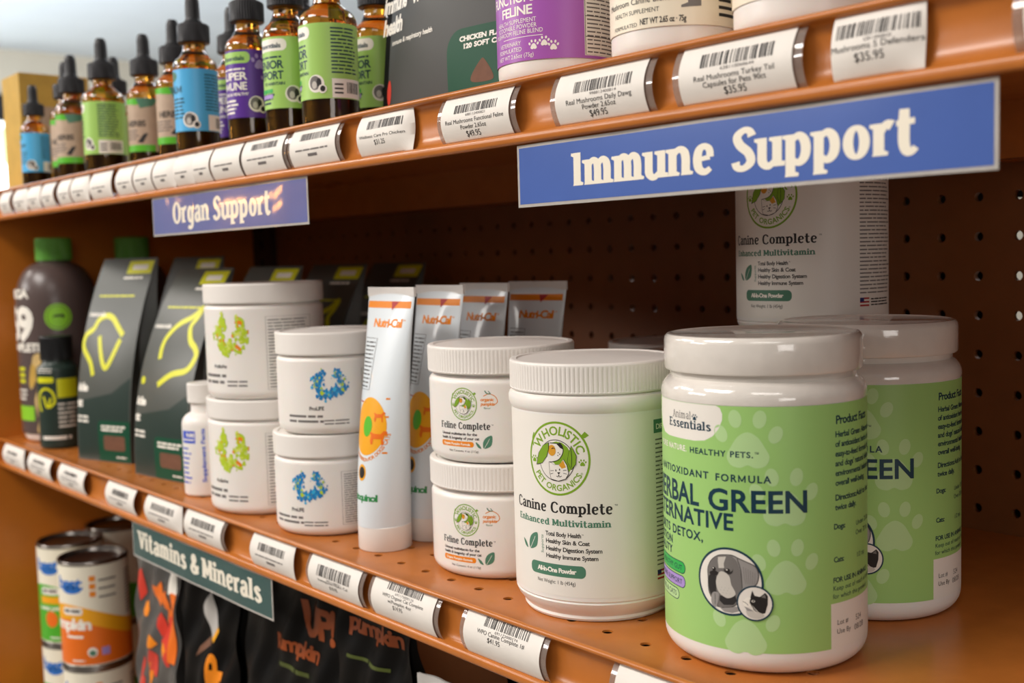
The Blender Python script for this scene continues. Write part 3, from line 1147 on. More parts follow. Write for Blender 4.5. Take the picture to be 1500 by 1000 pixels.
# --- green antioxidant jar
def green_jar(label, loc, rz, group):
    r = 47.0
    t = thing('supplement_jar', label, 'jar', loc, rz, group)
    mb = MB()
    shell(mb, [(0, .6), (34, .6), (36.5, 0)] + arc_pts(37.5, 9.5, 9.5, -90, 0, 8) + [(r, 120.5)] + arc_pts(r - 9, 122, 9, 0, 62, 6) + [(42.2, 131.2), (42.0, 134)], 'white_plastic', 112)
    mb.build('jar_body', t, 30)
    mb = MB()
    shell(mb, [(42, 132.9), (45, 132.9), (45.5, 133.8), (45.5, 146.2), (45.1, 148), (44.0, 149.2), (42.6, 149.4), (41.2, 148.7), (0, 148.5)], 'wrap_clear', 112)
    mb.build('lid', t, 30)
    mb = MB()
    shell(mb, [(r + .15, 120.2), (r + .2, 120.6)] + arc_pts(r - 8.8, 122, 9.1, 0, 60, 6) + [(42.9, 131.0), (42.9, 132.6)], 'wrap_clear', 112)
    mb.build('shrink_band', t, 40)
    mb = MB()
    band(mb, r, 11.3, 120, -148, 60.4, 'label_green')
    band(mb, r, 31.5, 120, 60.4, 100, 'label_green')
    band(mb, r, 11.3, 31.5, 60.4, 100, 'label_white')
    p = Print()
    p.poly('label_white', [(-36, 113), (-33, 107), (-28, 104), (-22, 103.3), (-2, 103.3), (3.5, 104.0), (7.6, 106.2), (10.6, 109.8), (12.2, 113.6), (12.3, 116.4), (11.2, 119), (9.4, 119.9), (-34, 119.9)], 1)
    p.own('fur_mid', 'Animal', -17.6, 112.6, 2.5, 13.6, layer=2, T=.15, t=.1)
    p.paw('navy', -2.0, 113.6, .12, 2)
    p.own('navy', 'Essentials', -21.2, 108.3, 2.8, 28.2, layer=2, T=.24, t=.16)
    for x, z, k in ((23.4, 103.5, 1.08), (38.9, 78.3, 1.08), (39.2, 47.6, 1.05), (21.5, 20.6, 1.08)):
        p.paw('paw_green', x, z, k, 1)
    p.text('cream_print', 'PURE NATURE.', -7.4, 97.8, 2.5, 25, 1, 'r', 2, .12)
    p.text('navy', 'HEALTHY PETS.', -5.3, 97.7, 2.5, 30.9, 1, 'l', 2, .12)
    p.text('navy', '\u2122', 26.0, 98.6, 1.6, None, 0, 'l', 2)
    p.text('navy', 'ANTIOXIDANT', 5.0, 87.0, 3.1, 38, 1, 'r', 2, .16)
    p.text('navy', 'FORMULA', 8.5, 86.8, 3.1, 24.4, 1, 'l', 2, .16)
    p.text('navy', 'HERBAL', -.8, 74.2, 9.2, 41, 1, 'r', 2, .05)
    p.text('navy', 'GREEN', 4.5, 73.8, 9.3, 44.4, 1, 'l', 2, .05)
    p.text('navy', 'ALTERNATIVE', 16.4, 65.2, 7.2, 64, 1, 'r', 2, .06)
    p.text('navy', 'SUPPORTS DETOX,', 1.7, 58.3, 4.0, 53, 1, 'r', 2, .1)
    p.text('navy', 'DIGESTION', -20.2, 53.1, 3.6, 28, 1, 'r', 2, .1)
    p.text('navy', '& VITALITY', -21.0, 48.2, 3.6, 30, 1, 'r', 2, .1)
    for m, x, z0, z1, st in (('pill_green', -9.5, 40.4, 46.2, 'HEALTHY GUT'), ('pill_violet', -9.6, 33.8, 39.6, 'IMMUNE SUPPORT'), ('paw_green', -14.6, 27.3, 32.8, 'DOGS & CATS')):
        p.rrect('navy', -44, x, z0, z1, 2.7, 1)
        p.rrect(m, -43.7, x - .35, z0 + .35, z1 - .35, 2.4, 2)
        p.text('navy', st, x - 2.3, z0 + 1.7, 2.3, None, 0, 'r', 3)
    # portraits
    p.ell('navy', 14.4, 42.1, 15.3, 15.3, 2, 56)
    p.ell('label_white', 14.4, 42.1, 14.3, 14.3, 3, 56)
    head = [(4.2, 45.5), (4.7, 48.0), (6.4, 50.9), (9.5, 53.2), (12.9, 53.9), (16.1, 54.0), (19.3, 52.8), (22.8, 51.5), (26.0, 50.0), (27.4, 47.1), (27.3, 44.4), (26.1, 41.5), (22.3, 39.8), (20.7, 39.1), (19.1, 37.3), (18.3, 33.3), (16.7, 31.5), (13.8, 30.7), (9.1, 30.3), (5.6, 34.5), (4.5, 37.5), (4.4, 41.9)]
    p.poly('ink', [(14.4 + (a - 14.4) * 1.02, 42.3 + (b - 42.3) * 1.025) for a, b in catmull([(x, y) for x, y in head], 3, True)], 4)
    p.poly('fur_mid', catmull(head, 3, True), 5)
    p.poly('fur_grey', catmull([(16.1, 53.7), (19.3, 52.6), (22.8, 51.3), (25.8, 49.8), (27.1, 47.1), (27, 44.4), (25.9, 41.9), (22.3, 40.2), (20.3, 39.9), (20.0, 45.4), (18.5, 51.2)], 3, True), 6)
    p.line('ink', [(18.3, 53.0), (19.6, 49), (20.1, 45.4), (20.4, 39.9)], .28, 7)
    p.poly('fur_dark', catmull([(4.9, 43.6), (8.5, 43.9), (8.4, 37.4), (9.6, 35.2), (6.1, 34.6), (4.6, 39.1)], 3, True), 6)
    p.poly('fur_light', [(9.5, 52.6), (13.3, 53.3), (12.2, 50.0), (12.4, 48.0), (9.8, 47.6), (9.4, 50.8)], 6)
    p.poly('fur_light', catmull([(10.2, 46.0), (12.8, 46.1), (14.8, 44.4), (15.6, 40.9), (17.5, 37.0), (14.3, 34.7), (11.4, 35.5), (9.2, 37.6), (8.4, 41.8)], 3, True), 7)
    p.poly('fur_dark', [(13.4, 35.2), (17.2, 36.6), (18, 34), (16.4, 32), (12, 31.4), (10, 33), (10.2, 35.4)], 6)
    p.ell('fur_dark', 14.3, 47.3, 2.1, 1.9, 6, 18)
    p.ell('fur_mid', 14.4, 48.0, 1.9, 1.5, 7, 18)
    p.ell('ink', 14.1, 47.1, 1.05, .95, 8, 16)
    p.ell('cream_print', 13.7, 47.4, .3, .3, 9, 10)
    p.ell('ink', 7.5, 47.0, .9, .9, 8, 14)
    p.ell('cream_print', 7.2, 47.3, .28, .28, 9, 10)
    p.poly('ink', catmull([(5.4, 45.3), (7.6, 46.3), (9.6, 45.6), (9.1, 44.4), (6.7, 44.0), (5.6, 44.2)], 3, True), 8)
    p.poly('fur_grey', catmull([(6.8, 36.3), (9.7, 36.4), (9.4, 32.8), (8.3, 29.9), (6.5, 30.4), (5.9, 33.3)], 3, True), 8)
    p.line('ink', [(7.9, 36), (7.9, 31)], .2, 9)
    for k in range(9):
        p.ell('fur_grey', 10.6 + .55 * k, 38 + 1.4 * math.sin(k * 2.1), .16, .16, 8, 6)
    for k in range(6):
        p.line('fur_mid', [(21 + k, 49.6 - .5 * k), (21.4 + k * .9, 45.2 - .3 * k), (22 + k * .7, 42)], .16, 7)
    p.poly('fur_grey', [(9.6, 30.2), (18.3, 31.4), (19.0, 29.4), (15.8, 28.2), (12.1, 28.3)], 4)
    p.ell('navy', 25.8, 33.6, 7.9, 7.9, 9, 40)
    p.ell('label_white', 25.8, 33.6, 7.2, 7.2, 10, 40)
    p.poly('ink', [(23.9, 36.2), (24.7, 39.4), (25.7, 37.1), (27.9, 36.7), (30.2, 38.6), (31.3, 37.2), (31.2, 33.5), (30.1, 29.5), (27.8, 29.0), (25.2, 30.8), (23.6, 33.8)], 11)
    p.poly('cream_print', catmull([(20.8, 34.3), (22.6, 36.1), (24.1, 36.0), (23.3, 34.2), (24.1, 32.3), (22.2, 31.9), (21.0, 32.6)], 3, True), 12)
    p.line('ink', [(20.6, 34.2), (22, 33.6), (22.9, 32.6)], .2, 13)
    p.poly('fur_light', catmull([(22.1, 30.7), (25.2, 30.4), (29.6, 28.9), (28.2, 27.2), (24.6, 27.0), (22.6, 28.2)], 3, True), 12)
    p.poly('fur_grey', [(21.2, 32.0), (23.5, 31.2), (25.4, 30.2), (22.6, 30.1)], 13)
    p.ell('fur_light', 25.1, 34.6, .8, .55, 12, 14)
    p.ell('ink', 25.2, 34.6, .25, .45, 13, 8)
    p.poly('fur_mid', [(28.4, 36.6), (30.1, 38), (30.4, 36.2)], 12)
    for a, b in (((24.1, 32.3), (27.5, 29.7)), ((24.5, 32.7), (26.9, 30.3)), ((24, 32), (26.4, 29.2))):
        p.line('cream_print', [a, b], .12, 13, False)
    # side panel text
    p.text('navy', 'Product Facts', 63.5, 111.0, 3.6, None, 1, 'l', 2)
    for i, st in enumerate(('Herbal Green Alternative is a blend', 'of antioxidant herbs in an', 'easy-to-feed formula for cats', "and dogs' natural defenses", 'environmental balance and', 'overall well-being.')):
        p.text('navy', st, 63.2, 105.2 - 4.28 * i, 2.5, None, 1, 'l', 2)
    p.text('navy', 'Directions:', 63.0, 77.3, 2.5, None, 1, 'l', 2)
    p.text('navy', 'Add to food', 78, 77.3, 2.5, None, 1, 'l', 2)
    p.text('navy', 'twice daily.', 63.0, 73.0, 2.5, None, 1, 'l', 2)
    p.text('navy', 'Dogs:', 62.1, 64.6, 2.3, None, 1, 'l', 2)
    p.text('navy', 'Under 20 lbs', 77.6, 64.0, 2.2, None, 0, 'l', 2)
    p.text('navy', 'Over 20 lbs', 77.3, 59.7, 2.2, None, 0, 'l', 2)
    p.text('navy', 'Cats:', 62.0, 49.9, 2.3, None, 1, 'l', 2)
    p.text('navy', '1/2 tsp', 78.0, 49.4, 2.2, None, 0, 'l', 2)
    p.text('navy', 'FOR USE IN ANIMALS', 61.6, 40.8, 2.2, None, 1, 'l', 2)
    p.text('navy', 'Keep out of reach of children', 61.5, 37.2, 2.1, None, 0, 'l', 2)
    p.text('navy', 'for which this product', 61.4, 33.6, 2.1, None, 0, 'l', 2)
    p.text('ink', 'Lot #', 63.8, 21.6, 2.2, None, 0, 'l', 2)
    p.text('ink', 'Use By', 63.6, 17.6, 2.2, None, 0, 'l', 2)
    p.text('print_grey', '524', 76.9, 21.0, 2.6, 5.4, 0, 'l', 2)
    p.text('print_grey', '08/28', 75.7, 16.8, 2.6, 9, 0, 'l', 2)
    p.into(mb, lambda s, z, o: cyl(r)(s, z, o + .05), 2.2, .045)
    mb.build('label', t, 40)
    return t


def emblem(p, cx, cz, rx, rz, L=1, simple=False):
    """round dog-and-cat emblem with ring lettering"""
    def q(pts):
        return [(cx + a * rx, cz + b * rz) for a, b in pts]
    w = .062 * rx
    p.ring('leaf_green', cx, cz, rx * .985, rz * .985, w, L)
    p.arc('leaf_green', 'WHOLISTIC', cx, cz, rx * .76, rz * .76, 160, 12, rz * .23, 1, L)
    p.arc('leaf_green', 'PET ORGANICS', cx, cz, rx * .80, rz * .80, 208, 330, rz * .16, 1, L, True)
    p.text('leaf_green', '\u00ae', cx + .72 * rx, cz - .42 * rz, rz * .06, None, 0, 'l', L)
    p.paw('leaf_green', cx - .82 * rx, cz - .07 * rz, .0085 * rx, L)
    p.paw('leaf_green', cx + .78 * rx, cz - .1 * rz, .0085 * rx, L)
    lf = [(.72, .62), (.86, .76), (.98, .66), (.86, .58)]
    p.poly('leaf_green', q(lf), L)
    p.line('leaf_green', q([(-.86, .3), (-.88, .5), (-.82, .66)]), w * .7, L)
    p.ell('ink', cx - .03 * rx, cz - .05 * rz, .58 * rx, .57 * rz, L + 1, 44)
    p.ell('label_white', cx - .03 * rx, cz - .05 * rz, .56 * rx, .55 * rz, L + 2, 44)
    green = [(-.22, .41), (-.01, .47), (.18, .44), (.34, .33), (.45, .16), (.49, -.06), (.45, -.25), (.38, -.35), (.34, -.26), (.21, -.01), (.11, -.14), (-.04, -.17), (-.14, -.09), (.06, -.02), (.19, .15), (.2, .31), (.07, .41)]
    p.poly('leaf_green', q(green), L + 3)
    p.ell('amber_patch', cx - .16 * rx, cz + .22 * rz, .13 * rx, .15 * rz, L + 4, 20)
    p.line('ink', q([(-.22, .42), (.07, .41), (.2, .31), (.19, .15), (.06, -.02), (-.14, -.09), (-.25, -.1)]), .02 * rx, L + 5)
    p.poly('ink', q([(.01, .4), (.12, .45), (.2, .36), (.2, .27), (.12, .3)]), L + 5)
    for a, b in ((.05, .17), (.1, .13), (.04, .09)):
        p.ell('ink', cx + a * rx, cz + b * rz, .015 * rx, .015 * rz, L + 5, 8)
    p.line('ink', q([(-.16, .26), (-.11, .29), (-.06, .27)]), .022 * rx, L + 6)
    for pts in ([(-.27, .42), (-.46, .33), (-.62, .12), (-.71, -.2), (-.5, -.14), (-.34, .05), (-.27, .25)], [(.46, .36), (.6, .1), (.58, -.12), (.45, -.27), (.34, -.06), (.38, .16)]):
        m_ = [sum(a for a, b in pts) / len(pts), sum(b for a, b in pts) / len(pts)]
        p.poly('ink', q([(m_[0] + (a - m_[0]) * 1.1, m_[1] + (b - m_[1]) * 1.06) for a, b in pts]), L + 6)
        p.poly('leaf_green', q(pts), L + 7)
    p.line('ink', q([(.45, .3), (.47, .05), (.45, -.22)]), .015 * rx, L + 8)
    cat = [(-.25, -.1), (-.08, -.17), (.09, -.16), (.21, -.01), (.31, -.16), (.36, -.38), (.27, -.53), (.04, -.6), (-.19, -.56), (-.23, -.39)]
    p.poly('ink', q([(.05 + (a - .05) * 1.05, -.3 + (b + .3) * 1.05) for a, b in cat]), L + 8)
    p.poly('label_white', q(cat), L + 9)
    p.poly('amber_patch', q([(.07, -.17), (.21, -.03), (.29, -.22), (.16, -.26)]), L + 10)
    for a, b in ((-.03, -.32), (.09, -.29)):
        p.ell('ink', cx + a * rx, cz + b * rz, .018 * rx, .03 * rz, L + 10, 10)
    p.poly('ink', q([(.01, -.37), (.11, -.36), (.06, -.43)]), L + 10)
    p.line('ink', q([(-.02, -.47), (.03, -.49), (.06, -.44), (.09, -.49), (.15, -.46)]), .018 * rx, L + 10)
    for a in ([(-.21, -.34), (-.1, -.33)], [(-.21, -.43), (-.12, -.4)], [(.2, -.31), (.31, -.29)], [(.2, -.38), (.31, -.4)]):
        p.line('ink', q(a), .015 * rx, L + 10, False)


def leaves(p, x, z, k, L=1):
    p.poly('forest', [(a[0], a[1]) for a in catmull([(x + 1.0 * k, z + 9.2 * k), (x + 1.3 * k, z + 5 * k), (x - .1 * k, z + 1.6 * k), (x - 4.8 * k, z), (x - 5.4 * k, z + 4.0 * k), (x - 3.2 * k, z + 7.6 * k)], 4, True)], L)
    p.line('label_white', [(x - 4.6 * k, z + .2 * k), (x - 2 * k, z + 4.4 * k), (x - .6 * k, z + 7 * k)], .3 * k, L + 1)
    p.poly('forest', [(a[0], a[1]) for a in catmull([(x - 10.9 * k, z + 4.4 * k), (x - 8.2 * k, z + 2.6 * k), (x - 6.8 * k, z - .1 * k), (x - 9.4 * k, z + 1 * k)], 4, True)], L)


def canine_jar(label, loc, rz, group):
    r = 44.6
    t = thing('powder_tub', label, 'jar', loc, rz, group)
    mb = MB()
    shell(mb, [(0, .8), (36, .8), (37, 0), (39.2, .3), (40, 1.6), (39.6, 3), (40.6, 4.2), (43.4, 8), (44.4, 10.4), (44.0, 11.2), (44.6, 12), (r, 108), (45.3, 109.2), (46, 111), (46.1, 114), (45.4, 116), (43.4, 117.2), (42, 118.5)], 'white_plastic', 112)
    mb.build('jar_body', t, 28)
    mb = MB()
    shell(mb, lid_prof(45.2, 117.6, 133.2), 'white_lid', 480, ribs=120, depth=.45)
    mb.build('lid', t, 28)
    mb = MB()
    band(mb, r, 14, 107, -60, 108, 'label_white')
    p = Print()
    emblem(p, 14.9, 85, 17.4, 18.7)
    p.own('ink', 'Canine Complete', -16.2, 57.2, 3.85, 59.6)
    p.text('ink', '\u2122', 43.9, 60.6, 1.4)
    p.own('forest', 'Enhanced Multivitamin', -14.9, 50.4, 2.4, 57.2, T=.27, t=.16)
    leaves(p, 0, 36, 1)
    p.text('forest', 'Supports', 5.2, 35.2, 1.6, 9.6, rot=90)
    for i, (st, xe) in enumerate((('Total Body Health', 26.8), ('Healthy Skin & Coat', 31), ('Healthy Digestion System', 37.4), ('Healthy Immune System', 35.3))):
        p.text('ink', st, 6.8, 44.9 - 3.83 * i, 2.15, xe - 6.8, 1)
    p.text('ink', '\u2122', 27.0, 45.9, .9)
    p.rrect('forest', -4.1, 28.9, 24.0, 30.4, 2.6)
    p.text('cream_print', 'All-In-One Powder', .9, 26.1, 2.3, 22.7, 2, layer=2)
    p.text('ink', 'Net Weight: 1 lb (454g)', .5, 20.1, 1.9, 23, 0)
    p.rect('forest', 67.5, 104, 96, 103)
    p.text('cream_print', 'DIRECTIONS', 69, 98, 2.6, None, 1, layer=2)
    p.fine('fur_mid', 68.5, 103, 27, 94, 30, 1, 9, .34, .25)
    for i in range(5):
        p.rect('flag_red' if i % 2 == 0 else 'cream_print', 68.5, 75.5, 20 + i, 21 + i)
    p.rect('flag_blue', 68.5, 71.4, 22.6, 25, 2)
    p.fine('ink', 77, 98, 20, 25, 3, 1, 4, .45)
    p.into(mb, lambda s, z, o: cyl(r)(s, z, o + .06), 2.2, .045)
    mb.build('label', t, 40)
    return t


def feline_jar(label, loc, rz, group):
    r = 44.2
    t = thing('powder_tub', label, 'jar', loc, rz, group)
    mb = MB()
    shell(mb, [(0, .8), (35, .8), (36.5, 0)] + arc_pts(37.4, 6.8, 6.8, -90, 0, 7) + [(r, 45.5)] + arc_pts(r - 3.5, 46.5, 3.5, 0, 70, 5) + [(40.5, 51), (40.5, 53)], 'white_plastic', 112)
    mb.build('jar_body', t, 28)
    mb = MB()
    shell(mb, lid_prof(44.8, 52.2, 68), 'white_lid', 480, ribs=120, depth=.4)
    mb.build('lid', t, 28)
    mb = MB()
    p = Print()
    emblem(p, 14.6, 35.2, 8.8, 9.4)
    p.own('ink', 'Feline Complete', -3.7, 20.6, 2.75, 35)
    p.text('ink', '\u2122', 31.6, 22.6, 1.0)
    p.text('ink', 'Unusual multivitamin for the', -3.0, 16.9, 1.5, 26, 1)
    p.text('ink', 'health & longevity of your cat', -3.0, 14.4, 1.5, 27.2, 1)
    p.rrect('orange_print', -3.5, 20.8, 10.1, 13.3, 1.4)
    p.text('cream_print', 'Organic Pumpkin Formula', -1.6, 11.0, 1.35, 20, 1, layer=2)
    leaves(p, 31, 9.6, .82)
    p.text('ink', 'Net Contents: 4 oz (113g)', 3.1, 7.1, 1.25, 20.7, 0)
    p.line('orange_print', [(27.5, 40), (31, 41.4), (34.6, 39.6), (35.6, 36.6), (33, 34.6)], .4)
    p.line('forest', [(28.4, 43.2), (29.6, 41.6), (31.4, 41.4)], .6)
    p.line('forest', [(30.5, 43), (32, 41.2)], .4)
    p.text('orange_print', 'organic', 25.6, 37.2, 1.8, 7.8, 1, shear=.15)
    p.text('orange_print', 'pumpkin', 25.7, 34.6, 1.8, 8.2, 1, shear=.15)
    p.text('forest', 'flavor', 27.6, 32.6, 1.1, 4)
    p.rect('forest', 66, 84, 33, 38)
    p.fine('ink', 67, 84, 10, 31, 9, 1, 3, .5)
    p.into(mb, lambda s, z, o: cyl(r)(s, z, o + .03), 2.2, .045)
    mb.build('printed_label', t, 40)
    return t


GJ = 'green-label antioxidant jars'
green_jar('large white jar with light green label and dog and cat portraits, foremost at right', (230.9, -269.9, TL + .15), 0, GJ)
hb = [o for o in bpy.data.objects if o.name.startswith('supplement_jar')][0]
copy_tree(hb, (228, -175.4, TL + .15), .0, 'green-label jar partly hidden behind the foremost green-label jar', GJ)
GC = 'white powder tubs with the dog and cat emblem'
cj = canine_jar('large white tub with round green emblem, directly left of the green-label jar', (127, -277.7, TL + .15), 0, GC)
copy_tree(cj, (155, -116.5, TL + .15), -.12, 'white tub hidden behind the green-label jars, carrying another tub on its lid', GC)
copy_tree(cj, (157, -119, TL + 133.6), -.3, 'white emblem tub raised at the back in shade, under the blue sign', GC)
GF = 'short white pumpkin powder tubs'
fj = feline_jar('short white tub with an orange pill on its label, lower of the stack of two', (32.8, -264, TL + .15), 0, GF)
copy_tree(fj, (33.2, -263.4, TL + 68.3), -.0, 'short white tub with an orange pill on its label, upper of the stack of two', GF)
for (x, y, lb) in ((-18, -52, 'plain white lidded tub at the back by the perforated board, left of the raised tub'), (64, -112, 'white lidded tub whose lid just shows behind the large emblem tub')):
    t = thing('powder_tub', lb, 'jar', (x, y, TL + .15), 0, 'plain white tubs at the back')
    mb = MB()
    shell(mb, [(0, .6), (36, .6), (38, 0)] + arc_pts(38, 7, 6.6, -90, 0, 6) + [(44.6, 96)] + arc_pts(40.6, 98, 4, 0, 70, 5) + [(41, 104)], 'white_plastic', 80)
    mb.build('jar_body', t, 28)
    mb = MB()
    shell(mb, lid_prof(45, 103.4, 120, 1.2, .8, False), 'white_lid', 96)
    mb.build('lid', t, 28)


# --- splash jars
def splash(p, cx, cz, rx, rz, cols, seed, L=1):
    rnd = random.Random(seed)
    for i in range(240):
        a = math.radians(rnd.uniform(112, 428))
        k = rnd.gauss(.74, .17)
        x, z = cx + rx * k * math.cos(a), cz + rz * k * math.sin(a) - rz * .05
        s = rx * rnd.uniform(.03, .13)
        m = cols[0] if rnd.random() < .62 else cols[1 + int(rnd.random() * (len(cols) - 1))]
        pts = [(x + s * rnd.uniform(.5, 1.2) * math.cos(j * .9), z + s * rnd.uniform(.6, 1.7) * math.sin(j * .9)) for j in range(7)]
        p.poly(m, pts, L + (i % 6))


def splash_jar(label, loc, rz, group, r, H, zl, cols, name, sx, sz, rr, facts):
    t = thing('supplement_jar', label, 'jar', loc, rz, group)
    mb = MB()
    shell(mb, [(0, .6), (r - 9, .6), (r - 7, 0)] + arc_pts(r - 7, 6.5, 6.5, -90, 0, 7) + [(r - .5, 8), (r - .5, zl - 5.5)] + arc_pts(r - 3.5, zl - 4.5, 3, 0, 70, 5) + [(r - 3.5, zl - .6), (r - 3.5, zl + 1)], 'white_plastic', 96)
    mb.build('jar_body', t, 28)
    mb = MB()
    shell(mb, lid_prof(r, zl, H, 1.2, .8, False), 'white_lid', 96)
    mb.build('lid', t, 28)
    mb = MB()
    p = Print()
    splash(p, sx, sz, rr[0], rr[1], cols, len(name))
    f0, f1 = facts
    p.line('print_grey', [(f0, 8), (f1, 8), (f1, zl - 10), (f0, zl - 10)], .3, 1, False, True)
    p.fine('print_grey', f0 + 1.5, f1 - 1, 9, zl - 11, 22, 1, 5, .34)
    p.text('ink', name, sx - 4, sz * .48, 2.5, None, 1, 'r')
    p.fine('print_grey', sx - 32, sx - 4, sz * .23, sz * .42, 2, 1, 8, .45)
    p.fine('print_grey', sx - 4, sx + 14, sz * .2, sz * .32, 2, 1, 11, .4)
    p.into(mb, lambda s, z, o: cyl(r - .5)(s, z, o + .03), 2.2, .04)
    mb.build('printed_label', t, 40)
    return t


LC = ['splash_lime', 'splash_lime_b', 'splash_lime', 'orange_print']
BC = ['splash_blue', 'splash_cyan', 'splash_blue', 'splash_lime']
g = splash_jar('white jar with a lime green splash, lower of the stack left of the blue-splash jars', (-227.5, -284.5, TL + .15), 0, 'lime splash jars', 45.6, 86.6, 72, LC, 'ProBioPet', 19, 50.5, (15.5, 15.5), (47, 84))
copy_tree(g, (-225.5, -284, TL + 86.9), .05, 'white jar with a lime green splash, upper of the stack left of the blue-splash jars', 'lime splash jars')
g = splash_jar('white jar with a blue splash, lower of the stack right beside the squeeze tubes', (-131, -287, TL + .15), -.12, 'blue splash jars', 40, 70, 54.6, BC, 'ProLIFE', 29, 36.5, (11.6, 11), (52, 76))
copy_tree(g, (-126.5, -284.5, TL + 70.3), .2, 'white jar with a blue splash, upper of the stack right beside the squeeze tubes', 'blue splash jars')

# --- small white capsule bottle
t = thing('capsule_bottle', 'small white bottle with a royal blue label block, in front of the cat-outline pouch', 'bottle', (-303, -301, TL + .15))
mb = MB()
shell(mb, [(0, .4), (15.5, .4)] + arc_pts(16.5, 2.5, 2.5, -90, 0, 4) + [(19, 58)] + arc_pts(9, 58, 10, 0, 75, 8) + [(11.2, 70), (11, 77)], 'white_plastic', 64)
mb.build('bottle_body', t, 30)
mb = MB()
shell(mb, lid_prof(13.6, 76, 92, 1.2, .4, True), 'white_lid', 240, ribs=60, depth=.3)
mb.build('cap', t, 28)
mb = MB()
p = Print()
p.rect('royal_blue', -2, 12.5, 44, 54)
p.text('cream_print', 'PURE', 11.6, 49.2, 2.8, None, 2, 'r', 2)
p.rect('cream_print', -1, 11.5, 46.2, 47.4, 2)
p.text('royal_blue', 'Supplement Facts', 20.5, 12, 3.2, 44, 1, rot=90)
p.fine('royal_blue', -4, 13, 10, 42, 8, 1, 6, .35, .6)
p.into(mb, lambda s, z, o: cyl(19)(s, z, o + .03), 2, .05)
mb.build('printed_label', t, 40)

# --- squeeze tubes standing on their caps
def tube_xyz(x, z, o):
    u = max(0., (z - 16) / 150)
    a = 16.9 + 9.2 * u ** .9
    b = 16.9 * (1 - u ** 1.6) + .9
    c = max(-1., min(1., x / a))
    y = -b * math.sqrt(max(0, 1 - c * c)) - o
    return (x + 4.5 * u, y + 9 * u * u, z)


def tube(label, loc, rz):
    t = thing('squeeze_tube', label, 'tube', loc, rz, 'white squeeze tubes in a row going back')
    mb = MB()
    vs, fs = [], []
    N = 48
    zs = [15.5] + [16 + 150 * (k / 22) for k in range(23)]
    for z in zs:
        u = max(0., (z - 16) / 150)
        a = 16.9 + 9.2 * u ** .9
        b = 16.9 * (1 - u ** 1.6) + .9
        for i in range(N):
            an = 2 * math.pi * i / N
            vs.append((a * math.cos(an) + 4.5 * u, b * math.sin(an) + 9 * u * u, z))
    for j in range(len(zs) - 1):
        for i in range(N):
            k = (i + 1) % N
            fs.append((j * N + i, j * N + k, (j + 1) * N + k, (j + 1) * N + i))
    fs.append(tuple(range((len(zs) - 1) * N, len(zs) * N)))
    fs.append(tuple(reversed(range(N))))
    mb.add(vs, fs, 'tube_ice')
    mb.box(-21.6, 30.6, 8.1, 9.9, 164, 170, 'tube_white')
    for k in range(9):
        mb.box(-21.6, 30.6, 7.9, 8.1, 164.4 + k * .62, 164.6 + k * .62, 'tube_white')
    mb.build('tube_body', t, 40)
    mb = MB()
    mb.lathe([(0, .4), (16.2, .4), (17, 0), (17.5, .6), (17.5, 15.4), (16.8, 16), (0, 16)], 'white_lid', 64)
    mb.build('cap', t, 40)
    mb = MB()
    p = Print()
    p.rect('orange_print', -24, 24, 156.6, 161)
    p.poly('flag_red', [(4, 160.8), (12, 160.8), (6, 155.2)], 2)
    p.text('orange_print', 'Nutri-Cal', -12, 144.6, 5.0, 30, 2, layer=1)
    p.text('orange_print', '\u2122', 18.6, 147.6, 1.8, layer=1)
    p.line('ink', [(-20, 137), (-4, 137), (-4, 104), (-20, 104)], .4, 1, False)
    p.fine('ink', -19, -5, 105, 136, 12, 1, 4, .3)
    p.line('flag_red', [(-18, 96), (-6, 96)], .8, 1, False)
    p.ell('can_yellow', 0, 81, 15.6, 18.6, 1, 40)
    p.ell('bright_green', 0, 81, 4.6, 6.6, 3, 24)
    for cx, cz, k in ((9.5, 86, .75), (9.5, 72, 1.05)):
        # walking dog and horse silhouettes
        pts = [(-5, 0), (-4.4, 3.4), (-6, 5.4), (-4, 5.2), (-2.6, 4.6), (2.6, 4.6), (4.4, 6.6), (6.2, 6.2), (6.4, 5), (4.8, 4.2), (4.2, 2.2), (4.6, -2), (3.4, -2), (3, 1.6), (-2.4, 1.4), (-3, -2), (-4.2, -2)]
        p.poly('can_orange', [(cx + a * k, cz + b * k) for a, b in pts], 4)
    p.arc('orange_print', 'NUTRITION FOR DOGS CATS', 0, 81, 17, 21.4, 235, 350, 2.2, 1, 1, True)
    p.ell('can_yellow', -2, 51, 4.6, 5.4, 1, 20)
    p.ell('ink', -2, 51, 3.4, 3.8, 2, 20)
    p.text('vet_green', 'vetoquinol', -13.6, 33.2, 4.2, 25, 2)
    p.fine('orange_print', 13.6, 16.4, 62, 108, 4, 2, 8, .1, 0)
    p.into(mb, lambda s, z, o: tube_xyz(s, z, o + .06), 1.6, .05, 5)
    mb.build('printed_label', t, 50)
    return t


tb = tube('foremost white squeeze tube, whole front visible with orange disc and green dot', (-52.3, -295.6, TL + .15), 0)
copy_tree(tb, (-50, -258, TL + .15), .0, 'second white squeeze tube from the front of the row')
copy_tree(tb, (-49, -220.5, TL + .15), .0, 'third white squeeze tube from the front of the row')
copy_tree(tb, (-31, -186, TL + .15), .14, 'rearmost white squeeze tube of the row, its top fully clear at the right')


